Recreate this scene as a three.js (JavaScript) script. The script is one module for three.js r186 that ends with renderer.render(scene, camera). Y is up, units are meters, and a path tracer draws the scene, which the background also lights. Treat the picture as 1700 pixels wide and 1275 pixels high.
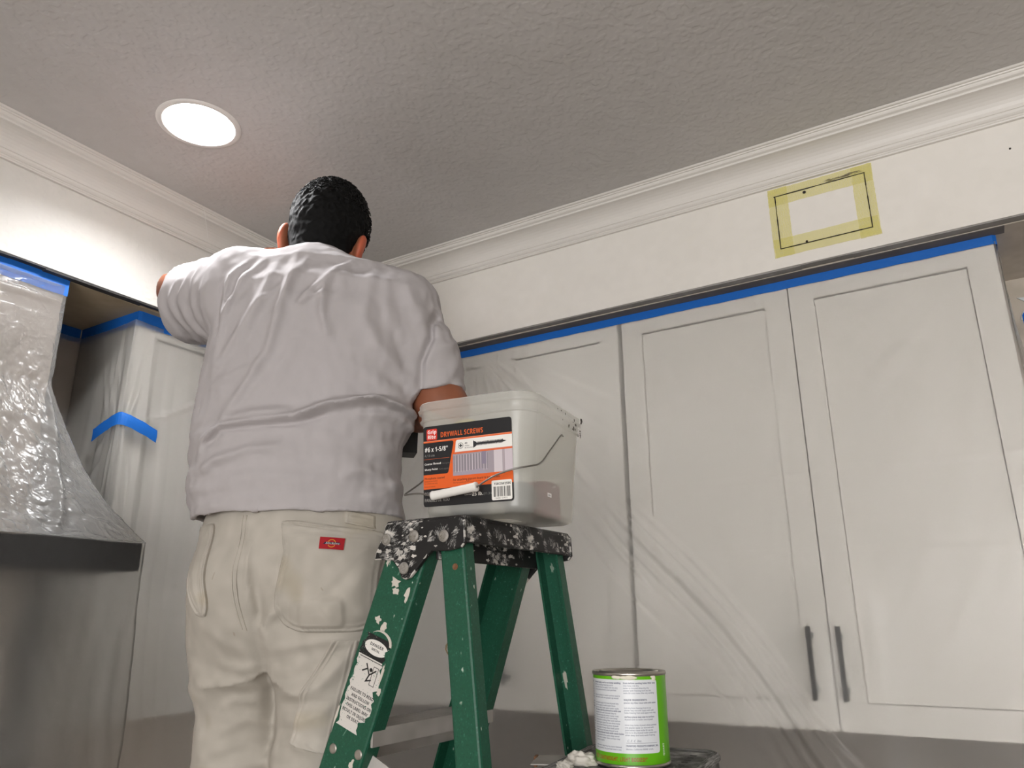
import * as THREE from 'three';
import { RoundedBoxGeometry } from 'three/addons/geometries/RoundedBoxGeometry.js';
import { mergeGeometries, mergeVertices } from 'three/addons/utils/BufferGeometryUtils.js';
import { RectAreaLightUniformsLib } from 'three/addons/lights/RectAreaLightUniformsLib.js';
import { createNoise3D, createNoise2D } from 'simplex-noise';

// ---------- camera, exposure, lights ----------
const scene = new THREE.Scene();
scene.background = new THREE.Color(0x000000);
const camera = new THREE.PerspectiveCamera(53.69, 1700 / 1275, 0.05, 30);
camera.position.set(1.832, 1.62, 1.804);
camera.rotation.set(0.29736, 0.54981, -0.00679, 'YXZ');
camera.updateMatrixWorld();
const renderer = new THREE.WebGLRenderer({ antialias: true });
renderer.toneMapping = THREE.LinearToneMapping;
renderer.toneMappingExposure = 1.1;
renderer.shadowMap.enabled = true;
RectAreaLightUniformsLib.init();
// recessed ceiling lights: [x, z, luminance]; the first is the one in the picture
const CANS = [[0.40, 0.878, 228], [0.85, 3.0, 300], [2.4, 3.0, 300]];
const CAN_COLOR = new THREE.Color(0.98, 0.985, 1.0);
// window in the wall behind the camera: [x0, y0, x1, y1] and its luminance
const WIN = [1.7, 0.85, 4.45, 2.3], WIN_L = 7.4, WIN_COLOR = new THREE.Color(1.0, 0.985, 0.975);

// ---------- helpers ----------
function rng(seed) {
  let s = seed >>> 0;
  return () => { s = (s + 0x6d2b79f5) | 0; let t = Math.imul(s ^ (s >>> 15), 1 | s); t = (t + Math.imul(t ^ (t >>> 7), 61 | t)) ^ t; return ((t ^ (t >>> 14)) >>> 0) / 4294967296; };
}
const n3 = createNoise3D(rng(11)), n2 = createNoise2D(rng(12));
const V = (x, y, z) => new THREE.Vector3(x, y, z);
const { lerp, clamp, smoothstep } = THREE.MathUtils;
const used = {};
function numbered(name) { const k = used[name] = (used[name] ?? -1) + 1; return k ? name + '_' + String(k).padStart(3, '0') : name; }
function shade(o) { o.castShadow = true; o.receiveShadow = true; return o; }
function part(name, geometry, material, parent) {
  const m = shade(new THREE.Mesh(geometry, material)); m.name = name; parent.add(m); return m;
}
function tag(o, label, category, group) { o.userData.label = label; o.userData.category = category; if (group) o.userData.group = group; return o; }
function thing(name, label, category, pos = [0, 0, 0], turn = 0, group) {
  const o = new THREE.Group(); o.name = numbered(name); o.position.set(...pos); o.rotation.y = turn; scene.add(o);
  return tag(o, label, category, group);
}
function single(name, geometry, material, label, category, group) {
  const m = part(numbered(name), geometry, material, scene); return tag(m, label, category, group);
}
function struct(name, geometry, material, parent) {
  if (!parent) { const m = part(name, geometry, material, scene); m.userData.kind = 'structure'; return m; }
  return part(name, geometry, material, parent);
}
const merge = (list) => mergeGeometries(list.map((g) => { const h = g.index ? g.toNonIndexed() : g; for (const k of Object.keys(h.attributes)) if (!['position', 'normal', 'uv'].includes(k)) h.deleteAttribute(k); return h; }));
// box between two corners, with uv in metres
function boxUV(g) {
  const p = g.attributes.position, n = g.attributes.normal, uv = new Float32Array(p.count * 2);
  for (let i = 0; i < p.count; i++) {
    const ax = Math.abs(n.getX(i)), ay = Math.abs(n.getY(i)), az = Math.abs(n.getZ(i));
    const [u, v] = ay > ax && ay > az ? [p.getX(i), p.getZ(i)] : ax > az ? [p.getZ(i), p.getY(i)] : [p.getX(i), p.getY(i)];
    uv[2 * i] = u; uv[2 * i + 1] = v;
  }
  g.setAttribute('uv', new THREE.BufferAttribute(uv, 2)); return g;
}
function box(x0, y0, z0, x1, y1, z1, r = 0, seg = 2) {
  const w = x1 - x0, h = y1 - y0, d = z1 - z0;
  const g = r > 0 ? new RoundedBoxGeometry(w, h, d, seg, r) : new THREE.BoxGeometry(w, h, d);
  g.translate((x0 + x1) / 2, (y0 + y1) / 2, (z0 + z1) / 2);
  return boxUV(g);
}
// grid surface f(s, t) -> Vector3, uv scaled to metres
function sheet(nu, nv, f, su = 1, sv = 1) {
  const pos = [], uv = [], idx = [];
  for (let j = 0; j <= nv; j++) for (let i = 0; i <= nu; i++) {
    const p = f(i / nu, j / nv); pos.push(p.x, p.y, p.z); uv.push(i / nu * su, j / nv * sv);
  }
  for (let j = 0; j < nv; j++) for (let i = 0; i < nu; i++) {
    const a = j * (nu + 1) + i, b = a + 1, c = a + nu + 1, d = c + 1; idx.push(a, b, d, a, d, c);
  }
  const g = new THREE.BufferGeometry();
  g.setAttribute('position', new THREE.Float32BufferAttribute(pos, 3)); g.setAttribute('uv', new THREE.Float32BufferAttribute(uv, 2));
  g.setIndex(idx); g.computeVertexNormals(); return g;
}
// a closed sheet with thickness th towards dir
function slab(nu, nv, f, th, dir, su = 1, sv = 1) {
  const pos = [], uv = [], idx = [], N = (nu + 1) * (nv + 1);
  for (let k = 0; k < 2; k++) for (let j = 0; j <= nv; j++) for (let i = 0; i <= nu; i++) {
    const p = f(i / nu, j / nv), d = typeof dir === 'function' ? dir(i / nu, j / nv) : dir;
    pos.push(p.x + d.x * th * k, p.y + d.y * th * k, p.z + d.z * th * k); uv.push(i / nu * su, j / nv * sv);
  }
  const q = (a, b, c, d) => idx.push(a, b, c, a, c, d);
  for (let j = 0; j < nv; j++) for (let i = 0; i < nu; i++) {
    const a = j * (nu + 1) + i, b = a + 1, d = a + nu + 1, c = d + 1; q(a, d, c, b); q(a + N, b + N, c + N, d + N);
  }
  for (let i = 0; i < nu; i++) { const a = i, b = i + 1; q(a, b, b + N, a + N); const c = nv * (nu + 1) + i; q(c + 1, c, c + N, c + 1 + N); }
  for (let j = 0; j < nv; j++) { const a = j * (nu + 1), b = a + nu + 1; q(b, a, a + N, b + N); const c = a + nu, d = b + nu; q(c, d, d + N, c + N); }
  const g = new THREE.BufferGeometry();
  g.setAttribute('position', new THREE.Float32BufferAttribute(pos, 3)); g.setAttribute('uv', new THREE.Float32BufferAttribute(uv, 2));
  g.setIndex(idx); const h = g.toNonIndexed(); h.computeVertexNormals(); return h;
}
const tube = (pts, r, seg = 60, rad = 8, closed = false) => new THREE.TubeGeometry(new THREE.CatmullRomCurve3(pts, closed, 'centripetal'), seg, r, rad, closed);
function polyShape(pts) { const s = new THREE.Shape(); pts.forEach(([x, y], i) => (i ? s.lineTo(x, y) : s.moveTo(x, y))); return s; }
const plate = (pts, depth, bevel = 0.0015) => new THREE.ExtrudeGeometry(polyShape(pts), { depth: depth - 2 * bevel, bevelEnabled: bevel > 0, bevelThickness: bevel, bevelSize: bevel, bevelOffset: -bevel, bevelSegments: 2, curveSegments: 8 });

// ---------- textures ----------
function canvasTex(w, h, draw, repeat) {
  const c = document.createElement('canvas'); c.width = w; c.height = h; draw(c.getContext('2d'), w, h);
  const t = new THREE.CanvasTexture(c); t.colorSpace = THREE.SRGBColorSpace; t.magFilter = THREE.LinearFilter;
  if (repeat) { t.wrapS = t.wrapT = THREE.RepeatWrapping; t.repeat.set(...repeat); }
  return t;
}
// tileable grey texture from h(u, v) on a torus of noise
function greyTex(size, h, repeat, colour) {
  const d = new Uint8Array(size * size * 4);
  for (let y = 0; y < size; y++) for (let x = 0; x < size; x++) {
    const v = clamp(h(x / size, y / size), 0, 1) * 255, o = (y * size + x) * 4; d[o] = d[o + 1] = d[o + 2] = v; d[o + 3] = 255;
  }
  const t = new THREE.DataTexture(d, size, size); t.magFilter = THREE.LinearFilter; t.minFilter = THREE.LinearFilter;
  t.wrapS = t.wrapT = THREE.RepeatWrapping; t.repeat.set(...repeat); t.needsUpdate = true; if (colour) t.colorSpace = THREE.SRGBColorSpace; return t;
}
// tileable noise of n cells across the tile: value noise on a wrapped lattice
function tileNoise(seed) {
  const r = rng(seed), N = 64, L = new Float32Array(N * N); for (let i = 0; i < N * N; i++) L[i] = r();
  const lat = (x, y, n) => L[((y % n + n) % n) * N + ((x % n + n) % n)];
  return (u, v, n) => {
    const x = u * n, y = v * n, ix = Math.floor(x), iy = Math.floor(y), fx = x - ix, fy = y - iy, sx = fx * fx * (3 - 2 * fx), sy = fy * fy * (3 - 2 * fy);
    return lerp(lerp(lat(ix, iy, n), lat(ix + 1, iy, n), sx), lerp(lat(ix, iy + 1, n), lat(ix + 1, iy + 1, n), sx), sy);
  };
}
const tn = tileNoise(5), tn2 = tileNoise(6), tn3 = tileNoise(7);
// sprayed orange-peel plaster: blobs of 6 to 12 mm
const peel = greyTex(512, (u, v) => { const a = tn(u, v, 48), b = tn2(u, v, 30), c = tn3(u, v, 62); return 0.2 + 0.6 * smoothstep(0.55 * a + 0.45 * b, 0.36, 0.68) + 0.12 * c; }, [2.6, 2.6]);
const fine = greyTex(512, (u, v) => 0.5 * tn(u, v, 60) + 0.3 * tn2(u, v, 33) + 0.2 * tn3(u, v, 9), [3, 3]);
// plastic film crinkles: thin ridges in many directions
const crinkle = greyTex(1024, (u, v) => {
  const wu = u + 0.05 * (tn(u, v, 6) - 0.5), wv = v + 0.05 * (tn2(u, v, 6) - 0.5); let s = 0;
  for (const [k, n, a] of [[tn, 7, 0.4], [tn2, 13, 0.3], [tn3, 23, 0.2], [tn, 41, 0.1]]) s += a * Math.pow(1 - Math.abs(2 * k(wu, wv, n) - 1), 5);
  return s;
}, [1.4, 1.4]);
const weave = greyTex(256, (u, v) => 0.35 + 0.18 * Math.sin(u * Math.PI * 2 * 64) * Math.cos(v * Math.PI * 2 * 64) + 0.35 * tn(u, v, 60) * tn2(u, v, 30), [8, 8]);
const mottle = (base, spread, seed) => canvasTex(512, 512, (g, w, h) => {
  const id = g.createImageData(w, h), k = tileNoise(seed), k2 = tileNoise(seed + 1);
  for (let y = 0; y < h; y++) for (let x = 0; x < w; x++) {
    const m = (0.4 * k(x / w, y / h, 5) + 0.3 * k2(x / w, y / h, 13) + 0.3 * k(x / w, y / h, 50) - 0.5) * spread, o = (y * w + x) * 4;
    id.data[o] = base[0] + m; id.data[o + 1] = base[1] + m; id.data[o + 2] = base[2] + m * 1.1; id.data[o + 3] = 255;
  }
  g.putImageData(id, 0, 0);
}, [1, 1]);
const std = (o) => new THREE.MeshStandardMaterial(o);
const phys = (o) => new THREE.MeshPhysicalMaterial(o);

// ---------- materials of the room ----------
const paintCeil = std({ map: mottle([204, 201, 198], 10, 21), roughness: 0.9, bumpMap: peel, bumpScale: 0.0008 });
const paintSoffit = std({ map: mottle([226, 223, 217], 8, 23), roughness: 0.75, bumpMap: peel, bumpScale: 0.0009 });
const paintSmooth = std({ map: mottle([238, 234, 227], 10, 25), roughness: 0.8 });
const paintTrim = std({ color: 0xe6e2dc, roughness: 0.42 });
const rawBoard = std({ map: mottle([192, 183, 171], 40, 27), roughness: 0.95 });
const tanBoard = std({ map: mottle([186, 168, 140], 30, 29), roughness: 0.95 });
const darkBead = std({ map: mottle([58, 56, 55], 40, 31), roughness: 0.7 });
const greyBead = std({ map: mottle([150, 147, 143], 40, 33), roughness: 0.8 });
const cabinetPaint = std({ color: 0xeeebe6, roughness: 0.38 });
const wallPaint = std({ map: mottle([142, 136, 128], 10, 35), roughness: 0.9 });
const splashPaint = std({ map: mottle([130, 122, 114], 16, 38), roughness: 0.85 });
const lowerPaint = std({ map: mottle([226, 216, 206], 14, 37), roughness: 0.85 });

// ---------- the room ----------
const RX = 4.6, RZ = 4.6, CEIL = 2.74, SOF = 2.437, BL = -0.33, BR = -0.372;
{
  const sh = new THREE.Shape(); sh.moveTo(-0.45, -0.5); sh.lineTo(RX + 0.1, -0.5); sh.lineTo(RX + 0.1, RZ + 0.1); sh.lineTo(-0.45, RZ + 0.1); sh.closePath();
  for (const [x, z] of CANS) { const h = new THREE.Path(); h.absarc(x, z, 0.083, 0, Math.PI * 2, true); sh.holes.push(h); }
  const g = new THREE.ExtrudeGeometry(sh, { depth: 0.14, bevelEnabled: false, curveSegments: 48 });
  g.rotateX(Math.PI / 2); g.translate(0, CEIL + 0.14, 0);
  struct('ceiling', g, paintCeil);
}
struct('floor', box(-0.45, -0.1, -0.5, RX + 0.1, 0, RZ + 0.1), std({ map: mottle([124, 114, 104], 26, 39), roughness: 0.5 }));
const wallLeft = new THREE.Group(); wallLeft.name = 'wall_left'; wallLeft.userData.kind = 'structure'; scene.add(wallLeft);
struct('wall_panel', box(BL - 0.12, 0, BR - 0.128, BL, SOF, RZ), lowerPaint, wallLeft);
struct('soffit_face', box(BL - 0.12, SOF, BR - 0.128, 0, CEIL, RZ), paintSoffit, wallLeft);
struct('soffit_underside', box(BL, SOF - 0.006, 0.0, -0.024, SOF - 0.0005, RZ), tanBoard, wallLeft);
// the torn dark edge under the face: short uneven lengths of exposed corner bead
{
  const r = rng(41), gs = []; let z = 0.02;
  while (z < 2.2) { const L = 0.03 + 0.07 * r(), w = z < 0.68 ? 0.010 + 0.006 * r() : 0.019 + 0.006 * r(); gs.push(box(-w, SOF - 0.0045 - 0.003 * r(), z, -0.0005, SOF - 0.0005, z + L + 0.002)); z += L; }
  struct('corner_bead', merge(gs), darkBead, wallLeft);
}
const wallRight = new THREE.Group(); wallRight.name = 'wall_right'; wallRight.userData.kind = 'structure'; scene.add(wallRight);
struct('wall_panel', box(BL, 1.41, BR - 0.128, RX, SOF, BR), rawBoard, wallRight);
struct('backsplash', box(BL, 0, BR - 0.128, RX, 1.41, BR + 0.002), splashPaint, wallRight);
struct('soffit_face', box(0.0005, SOF, BR - 0.128, RX, CEIL, 0), paintSmooth, wallRight);
struct('soffit_underside', box(BL, SOF - 0.006, BR, RX, SOF - 0.0005, -0.026), rawBoard, wallRight);
struct('grey_strip', box(0.02, SOF - 0.0072, -0.066, 1.975, SOF - 0.006, -0.026), std({ map: mottle([112, 108, 106], 30, 34), roughness: 0.9 }), wallRight);
{
  const r = rng(43), gs = []; let x = 0.02;
  while (x < 2.6) { const L = 0.08 + 0.16 * r(), w = 0.021 + 0.004 * r(); gs.push(box(x, SOF - 0.003 - 0.002 * r(), -w, x + L + 0.002, SOF - 0.0005, -0.0005)); x += L; }
  struct('corner_bead', merge(gs), greyBead, wallRight);
}
struct('wall_back', box(RX, 0, BR, RX + 0.1, CEIL, RZ), std({ map: mottle([160, 154, 146], 10, 36), roughness: 0.9 }));
{
  const [x0, y0, x1, y1] = WIN, s = polyShape([[BL, 0], [RX + 0.1, 0], [RX + 0.1, CEIL], [BL, CEIL]]), h = new THREE.Path();
  h.moveTo(x0, y0); h.lineTo(x0, y1); h.lineTo(x1, y1); h.lineTo(x1, y0); h.closePath(); s.holes.push(h);
  const g = new THREE.ExtrudeGeometry(s, { depth: 0.12, bevelEnabled: false }); g.translate(0, 0, RZ); struct('wall_front', g, wallPaint);
  const w = new THREE.Group(); w.name = 'window_1'; w.userData.kind = 'structure'; scene.add(w);
  const m = (x0 + x1) / 2; struct('window_frame', merge([box(x0, y0, RZ + 0.06, x0 + 0.05, y1, RZ + 0.1), box(x1 - 0.05, y0, RZ + 0.06, x1, y1, RZ + 0.1), box(x0 + 0.05, y0, RZ + 0.06, x1 - 0.05, y0 + 0.05, RZ + 0.1), box(x0 + 0.05, y1 - 0.05, RZ + 0.06, x1 - 0.05, y1, RZ + 0.1), box(m - 0.03, y0 + 0.05, RZ + 0.06, m + 0.03, y1 - 0.05, RZ + 0.1)]), paintTrim, w);
  struct('window_pane', box(x0 + 0.05, y0 + 0.05, RZ + 0.085, x1 - 0.05, y1 - 0.05, RZ + 0.09), std({ color: 0xffffff, emissive: WIN_COLOR, emissiveIntensity: 1.5, roughness: 0.4 }), w);
  const l = new THREE.RectAreaLight(WIN_COLOR, WIN_L, x1 - x0, y1 - y0); l.position.set(m, (y0 + y1) / 2, RZ - 0.005); l.name = 'window_light'; w.add(l);
}

// crown moulding: profile as (distance from wall, drop below ceiling)
{
  const prof = [[0, 0.081], [0.0075, 0.081], [0.0085, 0.078], [0.0105, 0.0765], [0.0105, 0.0735], [0.0135, 0.072], [0.0165, 0.0685], [0.0175, 0.064], [0.0185, 0.0625], [0.0205, 0.0625]];
  for (let k = 0; k <= 8; k++) { const a = k / 8 * Math.PI / 2; prof.push([0.0205 + 0.047 * (1 - Math.cos(a)), 0.0625 - 0.041 * Math.sin(a)]); }
  prof.push([0.0685, 0.0195], [0.0685, 0.0165], [0.071, 0.0155], [0.0745, 0.014], [0.077, 0.0105], [0.0778, 0.0075], [0.0815, 0.007], [0.0825, 0.0045], [0.0875, 0.004], [0.09, 0.001], [0.09, 0]);
  const run = (len, place) => {   // mitred at the corner: each profile point starts at its own distance from the corner
    const pos = [], idx = [], uv = []; let s = 0;
    const P = (d, drop, t) => place(d, CEIL - drop, t);
    for (let i = 0; i < prof.length - 1; i++) {
      const [a, da] = prof[i], [b, db] = prof[i + 1], o = pos.length / 3, L = Math.hypot(a - b, da - db);
      for (const [d, dr, t] of [[a, da, a], [b, db, b], [b, db, len], [a, da, len]]) { pos.push(...P(d, dr, t)); uv.push(t, s); }
      idx.push(o, o + 1, o + 2, o, o + 2, o + 3); s += L;
    }
    const o = pos.length / 3; pos.push(...P(0, 0, 0), ...P(0.09, 0, 0.09), ...P(0.09, 0, len), ...P(0, 0, len)); uv.push(0, 0, 0, 0, 0, 0, 0, 0); idx.push(o, o + 1, o + 2, o, o + 2, o + 3);
    const g = new THREE.BufferGeometry(); g.setAttribute('position', new THREE.Float32BufferAttribute(pos, 3)); g.setAttribute('uv', new THREE.Float32BufferAttribute(uv, 2)); g.setIndex(idx);
    g.computeVertexNormals(); return g;
  };
  const flip = (g) => { const i = g.index.array; for (let k = 0; k < i.length; k += 3) { const t = i[k]; i[k] = i[k + 1]; i[k + 1] = t; } g.computeVertexNormals(); return g; };
  struct('trim_1', run(RZ - 0.002, (d, y, t) => [d + 0.0005, y - 0.0004, t + 0.0005]), paintTrim);
  struct('trim_2', flip(run(RX - 0.002, (d, y, t) => [t + 0.0005, y - 0.0004, d + 0.0005])), paintTrim);
}

// ---------- recessed ceiling lights ----------
{
  const white = std({ color: 0xe9e7e2, roughness: 0.45 });
  const glow = std({ color: 0xffffff, emissive: CAN_COLOR, emissiveIntensity: 30, roughness: 0.5 });
  CANS.forEach(([x, z, L], i) => {
    const t = thing('recessed_ceiling_light', ['lit round recessed ceiling light with a white trim ring above the painter', 'lit recessed ceiling light behind the camera near the left wall', 'lit recessed ceiling light behind the camera on the right'][i], 'ceiling light', [x, CEIL, z]);
    const ring = new THREE.LatheGeometry([[0.0795, 0.001], [0.0795, -0.0028], [0.083, -0.004], [0.090, -0.0035], [0.0945, -0.0015], [0.095, -0.0006]].map(([r, y]) => new THREE.Vector2(r, y)), 72);
    part('trim_ring', ring, white, t);
    const baffle = new THREE.LatheGeometry([[0.0795, 0.0], [0.0775, 0.018], [0.0735, 0.021], [0.0715, 0.046], [0.0665, 0.0495], [0.0665, 0.052], [0.082, 0.052], [0.0822, 0.001]].map(([r, y]) => new THREE.Vector2(r, y)), 72);
    part('baffle', baffle, white, t);
    const lens = new THREE.CylinderGeometry(0.0665, 0.0665, 0.006, 48); lens.translate(0, 0.054, 0);
    part('lamp_lens', lens, glow, t);
    const light = new THREE.RectAreaLight(CAN_COLOR, L, 0.112, 0.112);
    light.position.set(0, 0.0495, 0); light.rotation.x = -Math.PI / 2; light.name = 'lamp_light'; t.add(light);
  });
}

// ---------- cabinets ----------
const handleMat = std({ color: 0x17171a, roughness: 0.45, metalness: 0.6 });
// shaker door in its own plane: x across, y up, front at z = 0, thickness 20 mm
function shakerDoor(w, h) {
  const st = 0.058, rec = 0.009, gp = 0.0012, sh = polyShape([[0, 0], [w, 0], [w, h], [0, h]]), hole = new THREE.Path();
  [[st, st], [st, h - st], [w - st, h - st], [w - st, st]].forEach(([x, y], i) => (i ? hole.lineTo(x, y) : hole.moveTo(x, y))); hole.closePath(); sh.holes.push(hole);
  const fr = new THREE.ExtrudeGeometry(sh, { depth: 0.017, bevelEnabled: true, bevelThickness: 0.0012, bevelSize: 0.0012, bevelOffset: -0.0012, bevelSegments: 2 }); fr.translate(0, 0, -0.0182);
  return [fr, box(st + gp, st + gp, -rec - 0.008, w - st - gp, h - st - 0.0030, -rec)];
}
function addDoor(cab, x0, x1, y0, y1, handleX, paint = cabinetPaint) {
  const d = new THREE.Group(); d.name = 'door'; d.position.set(x0, y0, 0); cab.add(d);
  const [fr, pn] = shakerDoor(x1 - x0, y1 - y0);
  part('door_frame', fr, paint, d); part('door_panel', pn, paint, d);
  if (handleX !== undefined) {
    const hx = handleX - x0, b = y0;
    part('handle', merge([box(hx - 0.005, 1.443 - b, 0.026, hx + 0.005, 1.595 - b, 0.035, 0.001), box(hx - 0.005, 1.458 - b, 0.0, hx + 0.005, 1.468 - b, 0.028), box(hx - 0.005, 1.570 - b, 0.0, hx + 0.005, 1.580 - b, 0.028)]), handleMat, d);
  }
  return d;
}
const CB = 1.378, CT = 2.432;
// right wall: cabinet fronts at z = -0.066
{
  const mk = (label, x0, x1, split, hx) => {
    const c = thing('wall_cabinet', label, 'cabinet', [0, 0, -0.066], 0, 'wall cabinets under plastic film');
    part('carcass', merge([box(x0, CB, BR + 0.069, x0 + 0.018, CT, -0.0205), box(x1 - 0.018, CB, BR + 0.069, x1, CT, -0.0205), box(x0 + 0.018, CB + 0.02, BR + 0.069, x1 - 0.018, CB + 0.038, -0.0205), box(x0 + 0.018, CT - 0.03, BR + 0.069, x1 - 0.018, CT, -0.0205), box(x0 + 0.018, CB, BR + 0.069, x1 - 0.018, CT, BR + 0.075), box(split - 0.016, CB, -0.04, split + 0.016, CT, -0.0205)]), cabinetPaint, c);
    addDoor(c, x0 + 0.001, split - 0.0014, CB + 0.002, CT - 0.004, hx && hx[0]); addDoor(c, split + 0.0014, x1 - 0.001, CB + 0.002, CT - 0.004, hx && hx[1]);
    return c;
  };
  mk('white two-door wall cabinet on the right wall with black bar handles', 1.048, 1.952, 1.5035, [1.465, 1.527]);
  mk('white two-door wall cabinet behind the screw bucket, nearest the corner', 0.19, 1.037, 0.632, [0.594, 0.67]);
}
single('filler_strip', box(1.0375, CB + 0.02, -0.11, 1.0475, CT, -0.084), std({ color: 0x8f8a84, roughness: 0.8 }), 'narrow grey filler strip set back between the two right wall cabinets', 'filler strip');
// left wall: cabinet beside the hood, front at x = -0.055
{
  const c = thing('wall_cabinet', 'white wall cabinet to the left of the painter, beside the range hood', 'cabinet', [-0.055, 0, 0.684], Math.PI / 2, 'wall cabinets under plastic film');
  part('carcass', merge([box(0, CB, BL + 0.058, 0.018, CT, -0.0205), box(0.728, CB, BL + 0.058, 0.746, CT, -0.0205), box(0.018, CB + 0.02, BL + 0.058, 0.728, CB + 0.038, -0.0205), box(0.018, CT - 0.03, BL + 0.058, 0.728, CT, -0.0205), box(0.018, CB, BL + 0.058, 0.728, CT, BL + 0.064), box(0.355, CB, -0.04, 0.387, CT, -0.0205)]), cabinetPaint, c);
  addDoor(c, 0.001, 0.3696, CB + 0.002, CT - 0.004, 0.335, cabinetPaint); addDoor(c, 0.3724, 0.745, CB + 0.002, CT - 0.004, 0.407, cabinetPaint);
}
// range hood: chimney and black canopy
{
  const t = thing('range_hood', 'grey range hood with a black canopy edge, draped in plastic film at the left', 'range hood');
  part('chimney', box(BL + 0.003, 1.784, 0.905, -0.024, CT - 0.002, 1.42, 0.002), std({ color: 0xb0a59b, roughness: 0.5 }), t);
  part('canopy', box(BL + 0.003, 1.7245, 0.731, 0.17, 1.786, 1.60, 0.002), std({ color: 0x040404, roughness: 0.8 }), t);
  part('filter_panel', box(-0.2, 1.719, 0.80, 0.10, 1.7245, 1.53, 0.001), std({ color: 0x77736f, roughness: 0.4, metalness: 0.7 }), t);
}

// ---------- blue painter's tape ----------
const tapeBlue = std({ color: 0x0a66c2, roughness: 0.62 });
// a strip along a polyline in plan [[x, z], ...] from y0 to y1, following the outside of the surface, corners rounded, edges slightly wavy
function tapeStrip(path, y0, y1, seed, wob = 0.0012) {
  const c = new THREE.CurvePath(); for (let i = 0; i < path.length - 1; i++) c.add(new THREE.LineCurve3(V(path[i][0], 0, path[i][1]), V(path[i + 1][0], 0, path[i + 1][1])));
  const L = c.getLength(), n = Math.max(20, Math.ceil(L / 0.012)), r = seed * 7.3;
  const at = (s) => c.getPointAt(clamp(s, 0, 1));
  return slab(n, 5, (s, t) => {
    const p = at(s).clone(), a = at(s - 0.5 / n), b = at(s + 0.5 / n), nx = -(b.z - a.z), nz = b.x - a.x, l = Math.hypot(nx, nz) || 1;
    const d = 0.0002 + 0.0006 * (0.5 + 0.5 * n2(s * L * 60, t * 4 + r));
    const yy = lerp(y0, y1, t) + wob * n2(s * L * 9, r + (t > 0.5 ? 3 : 0));
    return V(p.x + nx / l * d, yy, p.z + nz / l * d);
  }, 0.0003, (s) => { const a = at(s - 0.5 / n), b = at(s + 0.5 / n), nx = -(b.z - a.z), nz = b.x - a.x, l = Math.hypot(nx, nz) || 1; return V(nx / l, 0, nz / l); }, L, y1 - y0);
}
single('painters_tape', tapeStrip([[0.06, -0.0615], [1.9585, -0.0615], [1.9585, -0.20]].reverse(), 2.4075, 2.4355, 1, 0.0008), tapeBlue, 'long blue tape strip along the top of the right wall cabinets, wrapped round their end', 'tape', 'blue tape holding the film');
single('painters_tape', tapeStrip([[-0.0185, 0.899], [-0.0185, 1.35]].reverse(), 2.3875, 2.4345, 2), tapeBlue, 'wide blue tape strip at the far left, on top of the hood chimney', 'tape', 'blue tape holding the film');
single('painters_tape', tapeStrip([[BL + 0.0035, 1.0], [BL + 0.0035, 0.6925]].reverse(), 2.3895, 2.436, 7), tapeBlue, 'dark blue tape strip on the wall deep behind the hood chimney', 'tape', 'blue tape holding the film');
single('painters_tape', tapeStrip([[BL + 0.0045, 0.6905], [-0.0485, 0.6905], [-0.0485, 0.0]].reverse(), 2.3895, 2.436, 3), tapeBlue, 'blue tape strip running round the top corner of the cabinet left of the painter', 'tape', 'blue tape holding the film');
// short loose strip bridging the film at the cabinet corner
{
  const a = V(-0.14, 2.068, 0.716), b = V(-0.038, 2.104, 0.706), c = V(-0.035, 2.075, 0.60);
  const cur = new THREE.CatmullRomCurve3([a, V(-0.09, 2.09, 0.712), b, V(-0.028, 2.091, 0.655), c]);
  single('painters_tape', slab(30, 4, (s, t) => { const p = cur.getPointAt(s); return V(p.x + 0.002 * Math.sin(t * 3), p.y + lerp(0, 0.033, t) + 0.001 * n2(s * 9, t), p.z); }, 0.0004, V(0.7, 0, 0.7), 0.16, 0.033), tapeBlue, 'short loose strip of blue tape stuck across the filmed cabinet corner left of the painter', 'tape', 'blue tape holding the film');
}
single('painters_tape', slab(10, 8, (s, t) => V(1.985 + 0.05 * s, 2.255 + 0.035 * t - 0.03 * Math.abs(s - 0.4) + 0.006 * Math.sin(s * 5), -0.205 + 0.02 * s + 0.004 * n2(s * 4, t * 4)), 0.0004, V(0, 0, 1), 0.05, 0.04), tapeBlue, 'small crumpled scrap of blue tape on the loose film at the far right', 'tape', 'blue tape holding the film');

// ---------- plastic film ----------
const filmMat = (o = {}) => phys({ color: 0xfbfaf8, roughness: 0.36, transmission: 0.93, thickness: 0.0006, ior: 1.2, specularIntensity: 1.0, ...o });
const film = filmMat({ roughness: 0.3, ior: 1.3 }), filmSmooth = filmMat({ roughness: 0.285 }), filmCrisp = filmMat({ bumpMap: crinkle, bumpScale: 0.003, roughness: 0.26, ior: 1.33, transmission: 0.9 }), filmSkirt = filmMat({ roughness: 0.40, ior: 1.12, transmission: 0.98 });
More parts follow.
